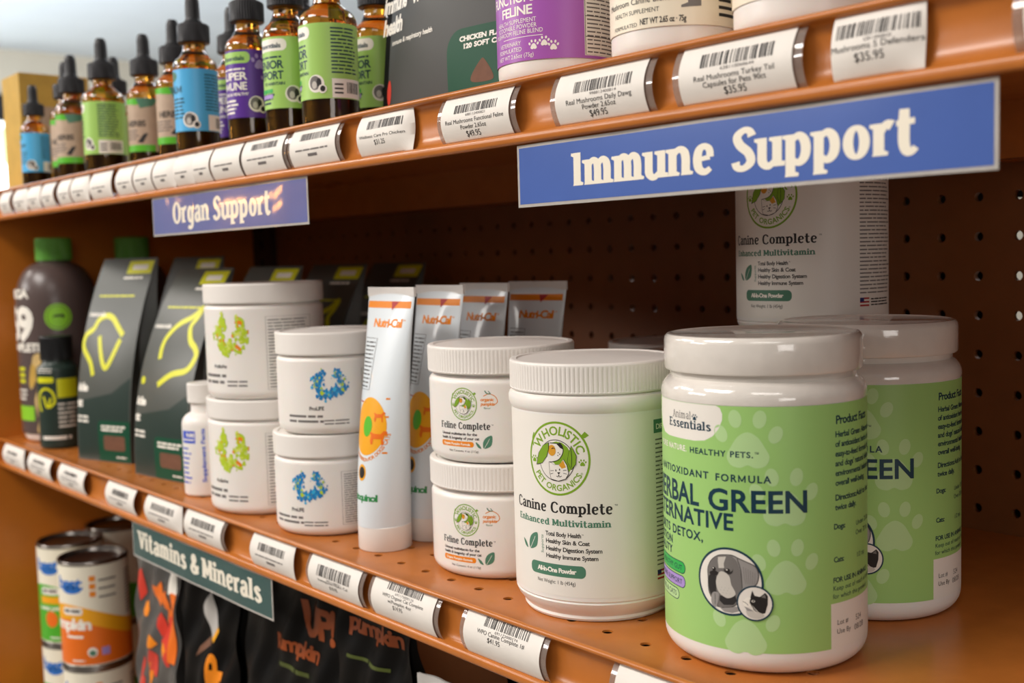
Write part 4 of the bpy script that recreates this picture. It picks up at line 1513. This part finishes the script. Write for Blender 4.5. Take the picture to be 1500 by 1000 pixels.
# ---------------------------------------------------------------- dropper bottles on the upper shelf
def dropper(kind, label, loc, rz, r=16.6, k=1.0, sz=1.0):
    t = thing('dropper_bottle', label, 'bottle', loc, rz, 'amber dropper bottles on the upper shelf')
    rs = r * k
    mb = MB()
    shell(mb, [(0, .4), (rs - 4, .4)] + arc_pts(rs - 3, 3, 3, -90, 0, 5) + [(rs, 66)] + arc_pts(rs - 10, 67, 10, 0, 58, 7) + [(9.4, 79.5), (8.6, 82), (8.4, 88), (8.4, 91), (0, 91)], 'amber_glass', 64)
    mb.build('glass_bottle', t, 30)
    mb = MB()
    shell(mb, [(0, 2.2), (rs - 4, 2.2), (rs - 2, 4), (rs - 1.6, 62), (0, 62)], 'tonic', 48)
    mb.build('tonic', t, 30)
    mb = MB()
    shell(mb, [(0, 86.5), (11.6, 86.5), (12.4, 87.2), (12.4, 87.6, True), (12.4, 99.2, True), (12.2, 100), (11.2, 101), (7.5, 101.4), (0, 101.4)], 'collar_black', 160, ribs=40, depth=.5)
    mb.build('collar', t, 30)
    mb = MB()
    shell(mb, [(0, 101), (7.2, 101), (7.2, 103), (6.2, 104), (5.8, 106), (5.4, 118), (5.0, 121.5), (3.6, 123.8), (0, 124.6)], 'rubber_black', 40)
    mb.build('dropper_bulb', t, 40)
    mb = MB()
    z0, z1 = 17.5, 65
    base = {'blue': 'label_blue', 'tan': 'label_tan', 'lime': 'label_lime', 'purple': 'label_purple'}[kind]
    half = math.pi * rs * .92
    band(mb, rs, z0, z1, -half + 16, half + 16, base, .08)
    p = Print()

    def portrait(x, z, q):
        p.ell('cream_print', x, z, 5.2 * q, 5.2 * q, 1, 28)
        p.ell('fur_mid', x - .6 * q, z + .4 * q, 3.6 * q, 4.1 * q, 2, 20)
        p.ell('fur_light', x - 1 * q, z - .8 * q, 1.6 * q, 2.3 * q, 3, 16)
        p.ell('fur_dark', x + 2 * q, z + .4 * q, 1.5 * q, 2.8 * q, 3, 16)
        p.ell('cream_print', x + 4 * q, z - 3.2 * q, 2.6 * q, 2.6 * q, 4, 20)
        p.ell('ink', x + 4.2 * q, z - 3.1 * q, 1.6 * q, 1.8 * q, 5, 14)
    if kind in ('lime', 'purple'):
        c = 'navy' if kind == 'lime' else 'cream_print'
        p.rrect('cream_print' if kind == 'lime' else 'label_lime', -12, 17, 55.5, 63.5, 3.6)
        p.text('navy', 'Essentials', 13, 57.6, 3, 20, 1, 'r', 2)
        p.fine(c, -8, 14, 50.5, 52.5, 1, 1, 3, .6)
        a, b = ('SENIOR', 'SUPPORT') if kind == 'lime' else ('SUPER', 'IMMUNE')
        p.text(c, a, 14, 44, 5.2, 24, 1, 'r', 1)
        p.text(c, b, 14, 37, 5.2, 27, 1, 'r', 1)
        p.text(c, 'TO MAINTAIN' if kind == 'lime' else 'STRONG & HEALTHY', 15, 33, 2, None, 1, 'r', 1)
        p.fine(c, -14, 8, 20, 31, 4, 1, 6, .5)
        portrait(20.5, 27, 1.08)
        if kind == 'lime':
            p.rect('pill_green', -8, 6, 28, 30.6, 2)
            p.rect('pill_violet', -8, 6, 24.4, 27, 2)
        else:
            p.paw('pill_violet', 24, 56, .45)
            p.paw('pill_violet', 30, 44, .4)
        p.fine('navy' if kind == 'lime' else 'cream_print', 31, 50, 33, 63, 13, 1, 5, .4)
        p.rect('cream_print', 31, 54, 18, 30, 1)
        p.barcode('ink', 41, 52, 21, 28, 2, 5)
        p.fine('ink', 32.5, 39, 20, 28, 3, 2, 5, .4)
    elif kind == 'blue':
        p.text('navy', 'CALM', 6, 47, 5.2, None, 1, 'r', 1)
        p.fine('navy', -10, 8, 27, 44, 6, 1, 4, .4)
        p.ell('forest', -6, 60, 7, 4, 1)
        p.fine('navy', 24, 44, 33, 62, 12, 1, 8, .35)
        portrait(12, 26, 1.15)
        p.rect('cream_print', 26, 44, 18, 30, 1)
        p.barcode('print_grey', 33, 43, 20, 28, 2, 9)
    else:
        p.poly('bright_green', [(-30, 64.9), (44, 64.9), (44, 60), (26, 61.5), (10, 59), (-10, 61), (-30, 58)], 1)
        p.poly('forest', [(10, 64.9), (30, 64.9), (25, 58), (14, 56)], 2)
        p.rect('bright_green', -30, 26, 17.6, 23.5, 1)
        p.text('ink', 'HERBS', 18, 40, 5, None, 1, 'r', 2)
        p.poly('fur_dark', [(10, 26), (16, 33), (20, 34), (18, 30), (15, 25)], 2)
        p.fine('print_grey', -6, 12, 28, 38, 4, 1, 5, .4)
        p.fine('print_grey', 28, 44, 26, 58, 12, 1, 6, .35)
    p.into(mb, lambda s, z, o: cyl(rs)(s, z, o + .12), 1.8, .05)
    mb.build('label', t, 40)
    if sz != 1:
        t.scale = (sz, sz, sz)
    return t


UZ = TU + .15
D = {}
for key, kind, x, y, rz, r, lb in (
        ('b', 'lime', -81.4, -306, -.55, 18.9, 'large amber dropper bottle with lime label, facts panel and barcode, near the dark pouch'),
        ('s', 'lime', -130.5, -308.5, 0, 16.4, 'smaller lime-label dropper bottle between the purple label and the large lime one'),
        ('p', 'purple', -185.5, -308.7, .1, 16.4, 'foremost purple-label dropper bottle, right of the blue-label one'),
        ('l', 'blue', -275, -308, .1, 16.8, 'sky blue label dropper bottle in the middle of the row'),
        ('t', 'tan', -436, -281.5, 0, 16.4, 'tan-label dropper bottle with a clear view of its cap, right of the large lime one')):
    D[key] = dropper(kind, lb, (x, y, UZ), rz, r)
DG = None
copy_tree(D['b'], (-473.5, -306, UZ), -.75, 'large lime-label dropper bottle standing between two tan-label ones')
o = copy_tree(D['l'], (-645, -314, UZ), .2, 'small blue-label dropper bottle at the far left, close to the gold carton')
o.scale = (.84, .84, .84)
copy_tree(D['t'], (-607, -293, UZ), .1, 'leftmost tan-label dropper bottle, second bottle from the gold carton')
copy_tree(D['t'], (-568, -301, UZ), .1, 'tan-label dropper bottle squeezed between the leftmost tan one and the large lime one')
copy_tree(D['t'], (-366, -284, UZ), .2, 'tan-label dropper bottle half hidden behind the sky blue one')
copy_tree(D['p'], (-297, -264, UZ), .05, 'purple-label dropper bottle in the second row, behind the foremost purple one')
copy_tree(D['s'], (-96, -258, UZ), -.2, 'lime-label dropper bottle in the second row, peeping out beside the dark pouch')
copy_tree(D['s'], (-184, -264, UZ), -.1, 'dropper bottle behind the two lime labels, only its black bulb showing')
copy_tree(D['p'], (-385, -214, UZ), 0, 'dropper bottle at the back, its black bulb showing left of the purple labels')
copy_tree(D['s'], (-556, -263, UZ), .2, 'dropper bottle mostly hidden behind the large lime-label one at left')
copy_tree(D['s'], (-652, -270, UZ), .4, 'lime-label dropper bottle in the second row behind the far-left blue one')

# ---------------------------------------------------------------- gold carton
t = thing('carton', 'tall plain gold cardboard carton at the left end of the upper shelf', 'box', (-762, -262, UZ))
mb = MB()
mb.box(-30, 30, -38, 38, 0, 131, 'box_gold')
mb.build('carton_body', t, None)
mb = MB()
mb.box(-29.6, 29.6, -37.6, 37.6, 131.05, 131.6, 'box_gold')
mb.box(30.02, 30.12, -20, 14, 40, 96, 'label_tan')
mb.build('lid_flap', t, None)


# ---------------------------------------------------------------- pouches
class Pouch:
    """gusseted stand-up pouch; front faces -y, origin at the foot of the front face"""

    def __init__(self, W, Dp, H, back=.5, bulge=3.5, top=2.2, pw=1.25, wr=0.):
        self.pw, self.wr = pw, wr
        self.W, self.D, self.H, self.bk, self.bu, self.tp = W, Dp, H, back, bulge, top

    def front(self, x, z, o=0):
        u = max(0, min(1, z / self.H))
        k = max(0, 1 - (2 * x / self.W) ** 2)
        f = self.D * self.bk * u ** self.pw + self.wr * (math.sin(x * .09 + z * .045) * math.sin(z * .06 - x * .05) + .6 * math.sin(x * .21 - z * .11))
        return (x, f - self.bu * math.sin(math.pi * min(1, u * 1.15 + .08)) * k - o, z)

    def rear(self, x, z):
        u = max(0, min(1, z / self.H))
        k = max(0, 1 - (2 * x / self.W) ** 2)
        f = self.D * self.bk * u ** self.pw + self.wr * (math.sin(x * .09 + z * .045) * math.sin(z * .06 - x * .05) + .6 * math.sin(x * .21 - z * .11))
        th = self.D * (1 - u ** 1.15) + self.tp * .5
        return (x, f + max(th, .8) + self.bu * math.sin(math.pi * u) * k, z)

    def body(self, mb, m):
        nx, nz = (40, 90) if self.wr else (16, 22)
        vs, fs = [], []
        for j in range(nz + 1):
            z = self.H * j / nz
            u = j / nz
            for i in range(nx + 1):
                vs.append(self.front(-self.W / 2 + self.W * i / nx, z))
            a = self.front(self.W / 2, z)
            b = self.rear(self.W / 2, z)
            tuck = min(12., (b[1] - a[1]) * .45) * min(1, u * 2.2)
            vs.append((self.W / 2 - tuck, (a[1] + b[1]) / 2, z))
            for i in range(nx + 1):
                vs.append(self.rear(self.W / 2 - self.W * i / nx, z))
            vs.append((-self.W / 2 + tuck, (a[1] + b[1]) / 2, z))
        n = 2 * (nx + 2)
        for j in range(nz):
            for i in range(n):
                k = (i + 1) % n
                fs.append((j * n + i, j * n + k, (j + 1) * n + k, (j + 1) * n + i))
        fs.append(tuple(reversed(range(n))))
        fs.append(tuple(nz * n + i for i in range(n)))
        mb.add(vs, fs, m)


def outline(p, m, pts, w, L=1):
    p.line(m, pts, w, L)


def treat_pouch(kind, label, loc, rz, group):
    W, H = (78, 197) if kind == 'dog' else (86, 185)
    kz = H / 206
    t = thing('treat_pouch', label, 'pouch', loc, rz, group)
    P = Pouch(W, 60, H, .74 if kind == 'dog' else .95, 3, 2.2, 2.3)
    mb = MB()
    P.body(mb, 'pouch_grey')
    mb.build('pouch_body', t, 50)
    mb = MB()
    p = Print()
    x = lambda v: v - W / 2
    p.poly('pouch_dark', [(x(2), 2), (x(86), 2), (x(86), 86), (x(60), 70), (x(2), 60)], 0)
    p.rrect('lime_print', x(46), x(86), 190, 203, 1.2, 1)
    p.rect('cream_print', x(54), x(78), 194, 199, 2)
    p.fine('cream_print', x(44), x(80), 184, 188, 1, 1, 2, .5)
    p.fine('lime_print', x(12), x(72), 166, 169, 1, 1, 4, .6)
    p.text('cream_print', 'naturals', x(3), 147, 4.4, 28, 1, layer=1)
    if kind == 'dog':
        a = [(27, 87), (20, 100), (6, 112), (2.5, 119), (5, 128), (16, 134), (22, 143), (33, 147.5), (45, 145), (57, 136), (67, 128)]
        b = [(29, 127), (37, 108), (45, 96), (52, 100), (64, 124)]
    else:
        a = [(30, 117), (28, 128), (31, 139), (43, 151), (60, 158.5), (70, 167), (68, 158), (63, 149), (70, 136), (80, 129), (84, 121), (76, 108), (55, 103), (36, 92)]
        b = None
        p.ell('lime_print', x(8), 95, 4, 4, 1, 16)
    p.line('lime_print', [(x(q), r) for q, r in a], 6, 1)
    if b:
        p.line('lime_print', [(x(q), r) for q, r in b], 6, 1)
    p.text('cream_print', 'ide', x(1), 71, 8, 17, 2, layer=1, shear=.15)
    p.text('cream_print', 'tt', x(1), 55, 8, 8, 2, layer=1, shear=.15)
    p.fine('cream_print', x(2), x(22), 38, 47, 2, 1, 4, .5)
    p.rrect('pouch_green', x(38), x(87.4), 1, 42, 6, 2, only=(1,))
    p.fine('cream_print', x(44), x(82), 31, 38, 2, 3, 4, .6)
    p.rrect('chew_brown', x(47), x(80), 12, 27, 3, 3)
    p.fine('cream_print', x(66), x(82), 4, 7, 1, 3, 4, .5)
    kx = W / 88
    p.into(mb, lambda s, z, o: P.front((s + W / 2) * kx - W / 2, z * kz, o + .15), 4, .08, 5)
    mb.build('printed_front', t, 50)
    return t


GP = 'dark treat pouches on the lower shelf'
dp = treat_pouch('dog', 'dark grey pouch with a yellow dog outline', (-520.6, -306.5, TL + .15), .31, GP)
cp = treat_pouch('cat', 'dark grey pouch with a yellow cat outline', (-391.5, -304.6, TL + .15), .14, GP)
copy_tree(dp, (-530, -232, TL + .15), .25, 'dark pouch right behind the dog-outline pouch, only its top showing', GP)
copy_tree(cp, (-393, -234, TL + .15), .1, 'dark pouch right behind the cat-outline pouch, only its top showing', GP)
copy_tree(cp, (-392, -164, TL + .15), .1, 'dark pouch third in the row behind the cat-outline pouch', GP)
copy_tree(cp, (-391, -94, TL + .15), .06, 'dark pouch at the very back of the row behind the cat-outline pouch', GP)

# upper shelf pouch with side seals
W2, H2 = 118, 188
t = thing('chew_pouch', 'charcoal pouch with a dark green corner on the upper shelf, beside the purple-label jar', 'pouch', (14, -287, UZ))
P2 = Pouch(W2, 52, H2, .45, 7)
mb = MB()
P2.body(mb, 'pouch_char')
mb.build('pouch_body', t, 50)
mb = MB()
for sx in (-1, 1):
    def fin(s, z, o, sx=sx):
        a, b = P2.front(sx * W2 / 2, z), P2.rear(sx * W2 / 2, z)
        return (sx * (W2 / 2 - 3 + s) if sx > 0 else -(W2 / 2 - 3 + 10 - s), a[1] + 1.2 - o + (b[1] - a[1]) * 0, z)
    mb.sheet(fin, 10, H2, 2, 20, 'pouch_black', .8)
mb.build('side_seal', t, 50)
mb = MB()
p = Print()
p.text('cream_print', 'immune', -38, 71.5, 10, 30, 2, 'r', 1, .05, 0, .1)
p.text('cream_print', 'w', -30, 71.5, 10, 9, 2, 'l', 1, .05, 0, .1)
p.text('cream_print', 'health', -42.5, 57.5, 9.8, 25, 2, 'r', 1, .05, 0, .1)
p.text('cream_print', 'immune & respiratory health', -5.4, 49.5, 3.0, 50, 1, 'r', 1, .03, 0, .1)
p.rrect('pouch_green', 9, 58, 1, 46.5, 13, 1, only=(1,))
p.text('cream_print', 'CHICKEN FLAVOR', 20.6, 39.0, 2.7, 42, 2, 'l', 2, .06)
p.text('cream_print', '120 SOFT CHEWS', 23.4, 34.6, 2.7, 40, 2, 'l', 2, .06)
p.poly('chew_brown', catmull([(30, 18), (38, 26.5), (41.5, 26), (48, 17), (46, 14), (32, 14.5)], 4, True), 2)
p.ell('red_print', -57, 20, 2.6, 8, 1, 18)
p.line('red_print', [(-52, 80), (-48, 86), (-44, 90)], 2.4, 1)
p.into(mb, lambda s, z, o: P2.front(s, z, o + .15), 3, .08, 4)
mb.build('printed_front', t, 50)


# ---------------------------------------------------------------- powder jars on the upper shelf
def mushroom_jar(kind, label, loc, rz, r):
    t = thing('powder_jar', label, 'jar', loc, rz, 'white powder jars on the upper shelf')
    mb = MB()
    shell(mb, [(0, .6), (r - 8, .6), (r - 6.5, 0)] + arc_pts(r - 6.5, 6, 6, -90, 0, 6) + [(r - .4, 8), (r - .4, 84)] + arc_pts(r - 6.4, 84, 6, 0, 70, 5) + [(r - 4.5, 91), (r - 4.5, 93)], 'white_plastic', 96)
    mb.build('jar_body', t, 30)
    mb = MB()
    shell(mb, lid_prof(r - 1.5, 92, 108), 'white_lid', 320, ribs=80, depth=.4)
    mb.build('lid', t, 28)
    mb = MB()
    p = Print()
    half = math.pi * r
    if kind == 'purple':
        band(mb, r, 10.6, 82, -half + 25, half + 12, 'label_orchid', .06)
        p.text('cream_print', 'FUNCTIONAL', 20, 39.4, 4.6, 38, 1, 'r', 1)
        p.text('cream_print', 'FELINE', 13, 33.2, 4.4, 21, 1, 'r', 1)
        p.text('cream_print', 'HEALTH SUPPLEMENT', 15.2, 29.3, 2.1, 28, 0, 'r', 1)
        p.text('cream_print', 'SCOOPABLE POWDER', 15.4, 26.5, 2.1, 28, 0, 'r', 1)
        p.text('cream_print', 'MUSHROOM FELINE BLEND', 18.6, 23.8, 2.1, 34, 0, 'r', 1)
        p.rect('cream_print', -7, 18.4, 22.2, 22.5)
        p.text('cream_print', 'VETERINARY', 6.2, 18.6, 2.0, None, 0, 'r', 1)
        p.text('cream_print', 'FORMULATED', 6.7, 15.6, 2.0, None, 0, 'r', 1)
        for x, z in ((13.5, 17.6), (19, 18.9), (23.6, 16.6)):
            p.paw('cream_print', x, z, .2)
        p.text('cream_print', 'NET WT 2.65oz (75g)', 13.6, 12.4, 2.0, 26, 0, 'r', 1)
        p.rect('label_white', 39.5, 62, 12, 82, 1)
        p.line('ink', [(40, 12.4), (61, 12.4), (61, 81), (40, 81)], .3, 2, False, True)
        p.fine('print_grey', 41, 60, 13, 80, 34, 2, 7, .36)
        for z in (21, 31, 45):
            p.rect('ink', 40, 61, z, z + .3, 3)
    elif kind == 'cream':
        band(mb, r, 12.5, 82, -half + 25, half + 12, 'label_cream', .06)
        p.text('ink', 'Mushroom Canine Blend', 19.5, 23.5, 2.6, 36, 0, 'r', 2)
        p.text('ink', 'HEALTH SUPPLEMENT', 14.4, 19.2, 1.9, 26, 0, 'r', 1)
        p.text('ink', 'FORMULATED', 3.6, 13.8, 1.7, 16, 0, 'r', 1)
        p.text('ink', 'NET WT 2.65 oz \u00b7 75g', 5.0, 14.2, 2.5, 21, 1, 'l', 1)
        p.poly('fur_mid', [(24, 20), (33, 20.6), (33, 23), (31.4, 24), (31.4, 38), (26.4, 38), (27, 22), (24, 21)], 1)
        p.fine('ink', 42, 56, 16, 80, 20, 1, 7, .45)
    else:
        band(mb, r, 13, 82, -half + 25, half + 12, 'label_cream', .06)
        p.fine('ink', -8, 26, 26, 50, 6, 1, 7, .4)
    p.into(mb, lambda s, z, o: cyl(r)(s, z, o + .08), 2, .05)
    mb.build('label', t, 40)
    return t


mushroom_jar('purple', 'white jar with a purple label and three white paw prints on the upper shelf', (121.5, -293.5, UZ), 0, 31.3)
mushroom_jar('cream', 'white jar with a cream label, second from the right on the upper shelf', (202.5, -295, UZ), 0, 29.8)
mushroom_jar('plain', 'white jar above the $35.95 tags, rightmost on the upper shelf, cut by the frame', (273, -295, UZ), 0, 29.6)

# ---------------------------------------------------------------- large liquid bottles, lower shelf left
def omega(label, loc, rz):
    t = thing('liquid_bottle', label, 'bottle', loc, rz, 'large dark bottles with green caps')
    r = 42.5
    mb = MB()
    shell(mb, [(0, .6), (32, .6), (34, 0)] + arc_pts(33.5, 6.5, 6.5, -90, 0, 5) + [(41, 9)], 'white_plastic', 72)
    shell(mb, [(41, 9), (r, 10), (r, 148)] + [(18.5 + 24 * math.cos(a), 148 + 47 * math.sin(a)) for a in [math.pi / 2 * k / 10 for k in range(1, 10)]] + [(17.5, 196.5), (17, 200)], 'omega_dark', 72)
    mb.build('bottle_body', t, 40)
    mb = MB()
    shell(mb, lid_prof(19.2, 198, 223, 1.4, .4, True), 'cap_green', 288, ribs=72, depth=.4)
    mb.build('cap', t, 28)
    mb = MB()
    p = Print()
    s0 = math.radians(69) * r
    p.text('cream_print', 'OMEGA', 21, 158, 9, 52, 2, 'r')
    p.text('cream_print', '369', 23, 113, 34, 66, 2, 'r')
    p.text('cream_print', 'COMPLETE', 36, 100, 8.5, 66, 2, 'r')
    p.ell('lime_disc', 54, 137, 14, 14.5, 1, 36)
    p.ring('omega_dark', 54, 137, 11.4, 12, .7, 2)
    p.poly('ink', [(48, 135), (50, 139), (59, 139.6), (61, 138), (59, 135), (58, 137), (50, 137)], 2)
    dog = [(42, 76), (45, 84), (54, 86), (64, 85), (70, 82), (74, 76), (72, 66), (70, 52), (76, 20), (74, 10.5), (46, 10.5), (47, 24), (43, 40), (47, 52), (46, 60), (40, 52), (37, 58)]
    p.poly('retriever', catmull([(a - 20, 10.5 + (b - 10.5) * 1.16) for a, b in dog], 3, True), 1)
    p.poly('box_gold', catmull([(a - 20, 10.5 + (b - 10.5) * 1.16) for a, b in [(41, 75), (38, 64), (37, 56), (42, 54), (46, 62), (46, 74)]], 3, True), 2)
    p.ell('ink', 37, 80.5, 1.6, 1.6, 3, 12)
    p.ell('ink', 46, 70, 3, 2.4, 3, 12)
    p.fine('lime_print', -2, 12, 64, 84, 3, 1, 5, .6)
    p.rect('lime_disc', -16, 22, 24, 40)
    p.fine('cream_print', -8, 14, 46, 60, 3, 2, 4, .4)
    p.into(mb, lambda s, z, o: cyl(r)(s, z, o + .08), 3, .06)
    mb.build('label', t, 40)
    return t


om = omega('large dark bottle with green cap and lime disc at the lower shelf left end', (-716, -279, TL + .15), 0)
copy_tree(om, (-716, -190, TL + .15), -.2, 'large dark bottle with a green cap, behind the dog-outline pouch')

t = thing('liquid_bottle', 'small black bottle with a yellow label panel, in front of the large dark bottle', 'bottle', (-650, -304, TL + .15), -.1)
mb = MB()
shell(mb, [(0, .4), (17, .4)] + arc_pts(17.5, 3.5, 3.5, -90, 0, 5) + [(21, 82)] + arc_pts(15, 82, 6, 0, 70, 5) + [(15.5, 90), (15, 95)], 'pouch_dark', 64)
mb.build('bottle_body', t, 40)
mb = MB()
shell(mb, lid_prof(16.5, 93, 118, 1.2, .4, True), 'black_plastic', 200, ribs=50, depth=.4)
mb.build('cap', t, 28)
mb = MB()
p = Print()
p.rect('lime_print', 27, 50, 54, 74)
p.rrect('lime_print', 4, 24, 70, 76, 2)
p.line('lime_print', [(8, 40), (5, 50), (8, 60), (15, 64), (22, 60), (24, 50), (18, 44)], 2.6)
p.line('lime_print', [(12, 56), (16, 44), (20, 54)], 2.4)
p.fine('cream_print', 27, 48, 22, 50, 6, 1, 4, .4)
p.fine('cream_print', 4, 24, 80, 86, 2, 1, 7, .4)
p.fine('cream_print', 8, 40, 9, 15, 1, 1, 8, .6)
p.into(mb, lambda s, z, o: cyl(21)(s, z, o + .08), 2, .06)
mb.build('printed_label', t, 40)


# ---------------------------------------------------------------- cans and bags on the bottom shelf
CH = 111.5


def can(kind, label, loc, rz, group):
    r = 35
    t = thing('food_can', label, 'can', loc, rz, group)
    mb = MB()
    shell(mb, [(0, 2.6), (31.6, 2.6), (32.2, .6), (33, 0), (34.6, .2), (35.2, 1.6), (34.8, 3), (r - .6, 3.6), (r - .6, CH - 3.6), (34.8, CH - 3), (35.2, CH - 1.6), (34.6, CH - .2), (33, CH), (32.2, CH - .8), (31.6, CH - 4), (28, CH - 4.2), (26.5, CH - 3.6), (25, CH - 4.2), (0, CH - 4.2)], 'can_metal', 80)
    mb.build('can_body', t, 30)
    mb = MB()
    half = math.pi * r
    band(mb, r, 4, CH - 4, -half + 30, half + 30, 'can_cream', -.3)
    p = Print()
    main, strip = ('can_orange', 'can_yellow') if kind == 'orange' else ('can_green', 'can_green')
    wave = lambda s: 55 + 13 * math.cos((s - 6) / 30.) if s < 100 else 45
    xs = [-70 + 4 * i for i in range(52)]
    p.poly(main, [(x, 5) for x in (xs[0], xs[-1])] + [(x, wave(x) - 16) for x in reversed(xs)], 1)
    p.poly(strip, [(x, wave(x) - 16) for x in xs] + [(x, wave(x)) for x in reversed(xs)], 1)
    p.text('can_blue', 'best', 25, 84, 12, 30, 2, 'r')
    p.ell('can_blue', 14, 84, 12, 5, 1)
    p.rrect('label_white', 2, 26, 57, 65, 3, 2)
    p.fine('ink', 4, 24, 59, 64, 1, 3, 4, .5)
    if kind == 'orange':
        p.text('cream_print', 'pumpkin', 33, 42, 11, 60, 2, 'r', 2)
        p.fine('orange_print', 34, 40, 74, 98, 3, 1, 4, .7, 0)
        p.fine('print_grey', 43, 66, 72, 98, 3, 1, 5, .22, .3)
        p.fine('print_grey', 74, 98, 50, 98, 14, 1, 5, .4, .1)
    else:
        p.rect('can_yellow', 0, 60, 47, 55, 2)
        p.ell('can_orange', 15, 30, 8, 9, 3)
        p.fine('bright_green', 36, 50, 72, 98, 4, 1, 6, .3)
        p.text('cream_print', 'sweet potato', 34, 40, 5, None, 1, 'r', 3)
    p.fine('cream_print', 6, 30, 32, 37, 1, 3, 6, .5) if kind == 'orange' else None
    p.ell('cream_print', 34, 18, 5, 5, 3, 20)
    p.ell('forest', 34, 17, 3.4, 3, 4, 16)
    p.rect('pill_violet', 43, 51, 14, 22, 3)
    p.fine('cream_print', 12, 28, 8, 11, 1, 3, 6, .5)
    p.into(mb, lambda s, z, o: cyl(r)(s, z, o - .25), 2.4, .06)
    mb.build('label', t, 40)
    return t


GCN = 'stacked food cans on the bottom shelf'
bz = TB + .15
oc = can('orange', 'cream and orange food can, upper of the front stack on the bottom shelf', (-603, -295, bz + CH + .1), .12, GCN)
copy_tree(oc, (-603, -295, bz), .16, 'cream and orange food can, lower of the front stack on the bottom shelf', GCN)
gc = can('green', 'cream and green food can, upper of the stack at the left panel', (-692, -288, bz + CH + .1), .1, GCN)
copy_tree(gc, (-692, -288, bz), .08, 'cream and green food can, lower of the stack at the left panel', GCN)
copy_tree(gc, (-728, -222, bz + CH + .1), -.6, 'food can on the stack behind, only its rim showing between the front cans', GCN)
copy_tree(gc, (-728, -222, bz), -.6, 'food can hidden below the rear stack on the bottom shelf', GCN)


def big_bag(name, label, loc, rz, W, Dp, H, m, art, group='bags on the bottom shelf'):
    t = thing(name, label, 'bag', loc, rz, group)
    P = Pouch(W, Dp, H, .22, 6, 3, 1.25, 2.6)
    mb = MB()
    P.body(mb, m)
    mb.build('bag_body', t, 50)
    mb = MB()
    p = Print()
    art(p)
    p.into(mb, lambda s, z, o: P.front(s, z, o + .3), 2.5, .1, 3.5)
    mb.build('printed_front', t, 50)
    return t


def art_foil(p):
    rnd = random.Random(4)
    for i in range(16):
        x, z = rnd.uniform(-36, 30), rnd.uniform(120, 250)
        s = rnd.uniform(5, 13)
        p.poly(('red_print', 'can_orange', 'red_print', 'orange_print')[i % 4], [(x + s * rnd.uniform(.4, 1.2) * math.cos(k * .9), z + 1.5 * s * rnd.uniform(.4, 1.2) * math.sin(k * .9)) for k in range(7)], 1 + i % 5)
    p.rect('cream_print', 26, 40, 230, 270, 1)
    p.rect('can_orange', 30, 42, 170, 232, 7)


def art_tag(p):
    p.poly('frost_bag', [(-8, 236), (4, 210), (14, 222), (6, 250)], 1)
    p.poly('can_yellow', [(4, 210), (14, 222), (16, 219), (7, 207)], 2)
    p.text('orange_print', 'UP', 18, 150, 16, 44, 2, 'l', 1, rot=90)
    p.poly('chew_brown', [(-20, 190), (4, 205), (2, 212), (-14, 200)], 1)


def art_up(p):
    p.text('orange_shaded', 'UP!', 64, 250, 23, 46, 2, 'r')
    p.text('orange_shaded', 'pumpkin', 44, 232, 11, 64, 2, 'r')
    p.fine('lime_shaded', -10, 34, 216, 222, 1, 1, 5, .6)


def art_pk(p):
    p.text('orange_shaded', 'pumpkin', 30, 270, 11, 62, 2, 'r')
    p.fine('lime_shaded', -30, 24, 250, 256, 1, 1, 5, .4)


big_bag('foil_bag', 'shiny grey foil bag with red and orange print, right of the cans', (-412, -314, bz), 0, 92, 60, 294, 'silver_bag', art_foil)
big_bag('food_bag', 'dark brown bag with a pale tag and orange upright letters, on the bottom shelf', (-306, -312, bz), .1, 84, 60, 296, 'pouch_black', art_tag)
big_bag('food_bag', 'black bag with orange UP! and pumpkin lettering on the bottom shelf', (-180, -312, bz), 0, 138, 70, 297, 'pouch_black', art_up)
big_bag('food_bag', 'black bag with pumpkin lettering right of the UP! bag', (-60, -314, bz), 0, 86, 60, 296, 'pouch_black', art_pk)
big_bag('food_bag', 'plain black bag in the shade, second to the right of the UP! bag', (46, -240, bz), 0, 118, 70, 300, 'pouch_black', lambda p: p.fine('print_grey', -40, 40, 60, 70, 1))
big_bag('pale_bag', 'pale frosted bag whose top edge just shows at the bottom of the photo', (42, -316, bz), 0, 92, 50, 264, 'frost_bag', lambda p: p.fine('print_grey', -30, 30, 90, 130, 5))
big_bag('food_bag', 'plain black bag in the shade at the far right of the bottom shelf', (178, -240, bz), 0, 134, 70, 300, 'pouch_black', lambda p: p.fine('print_grey', -40, 40, 60, 70, 1))
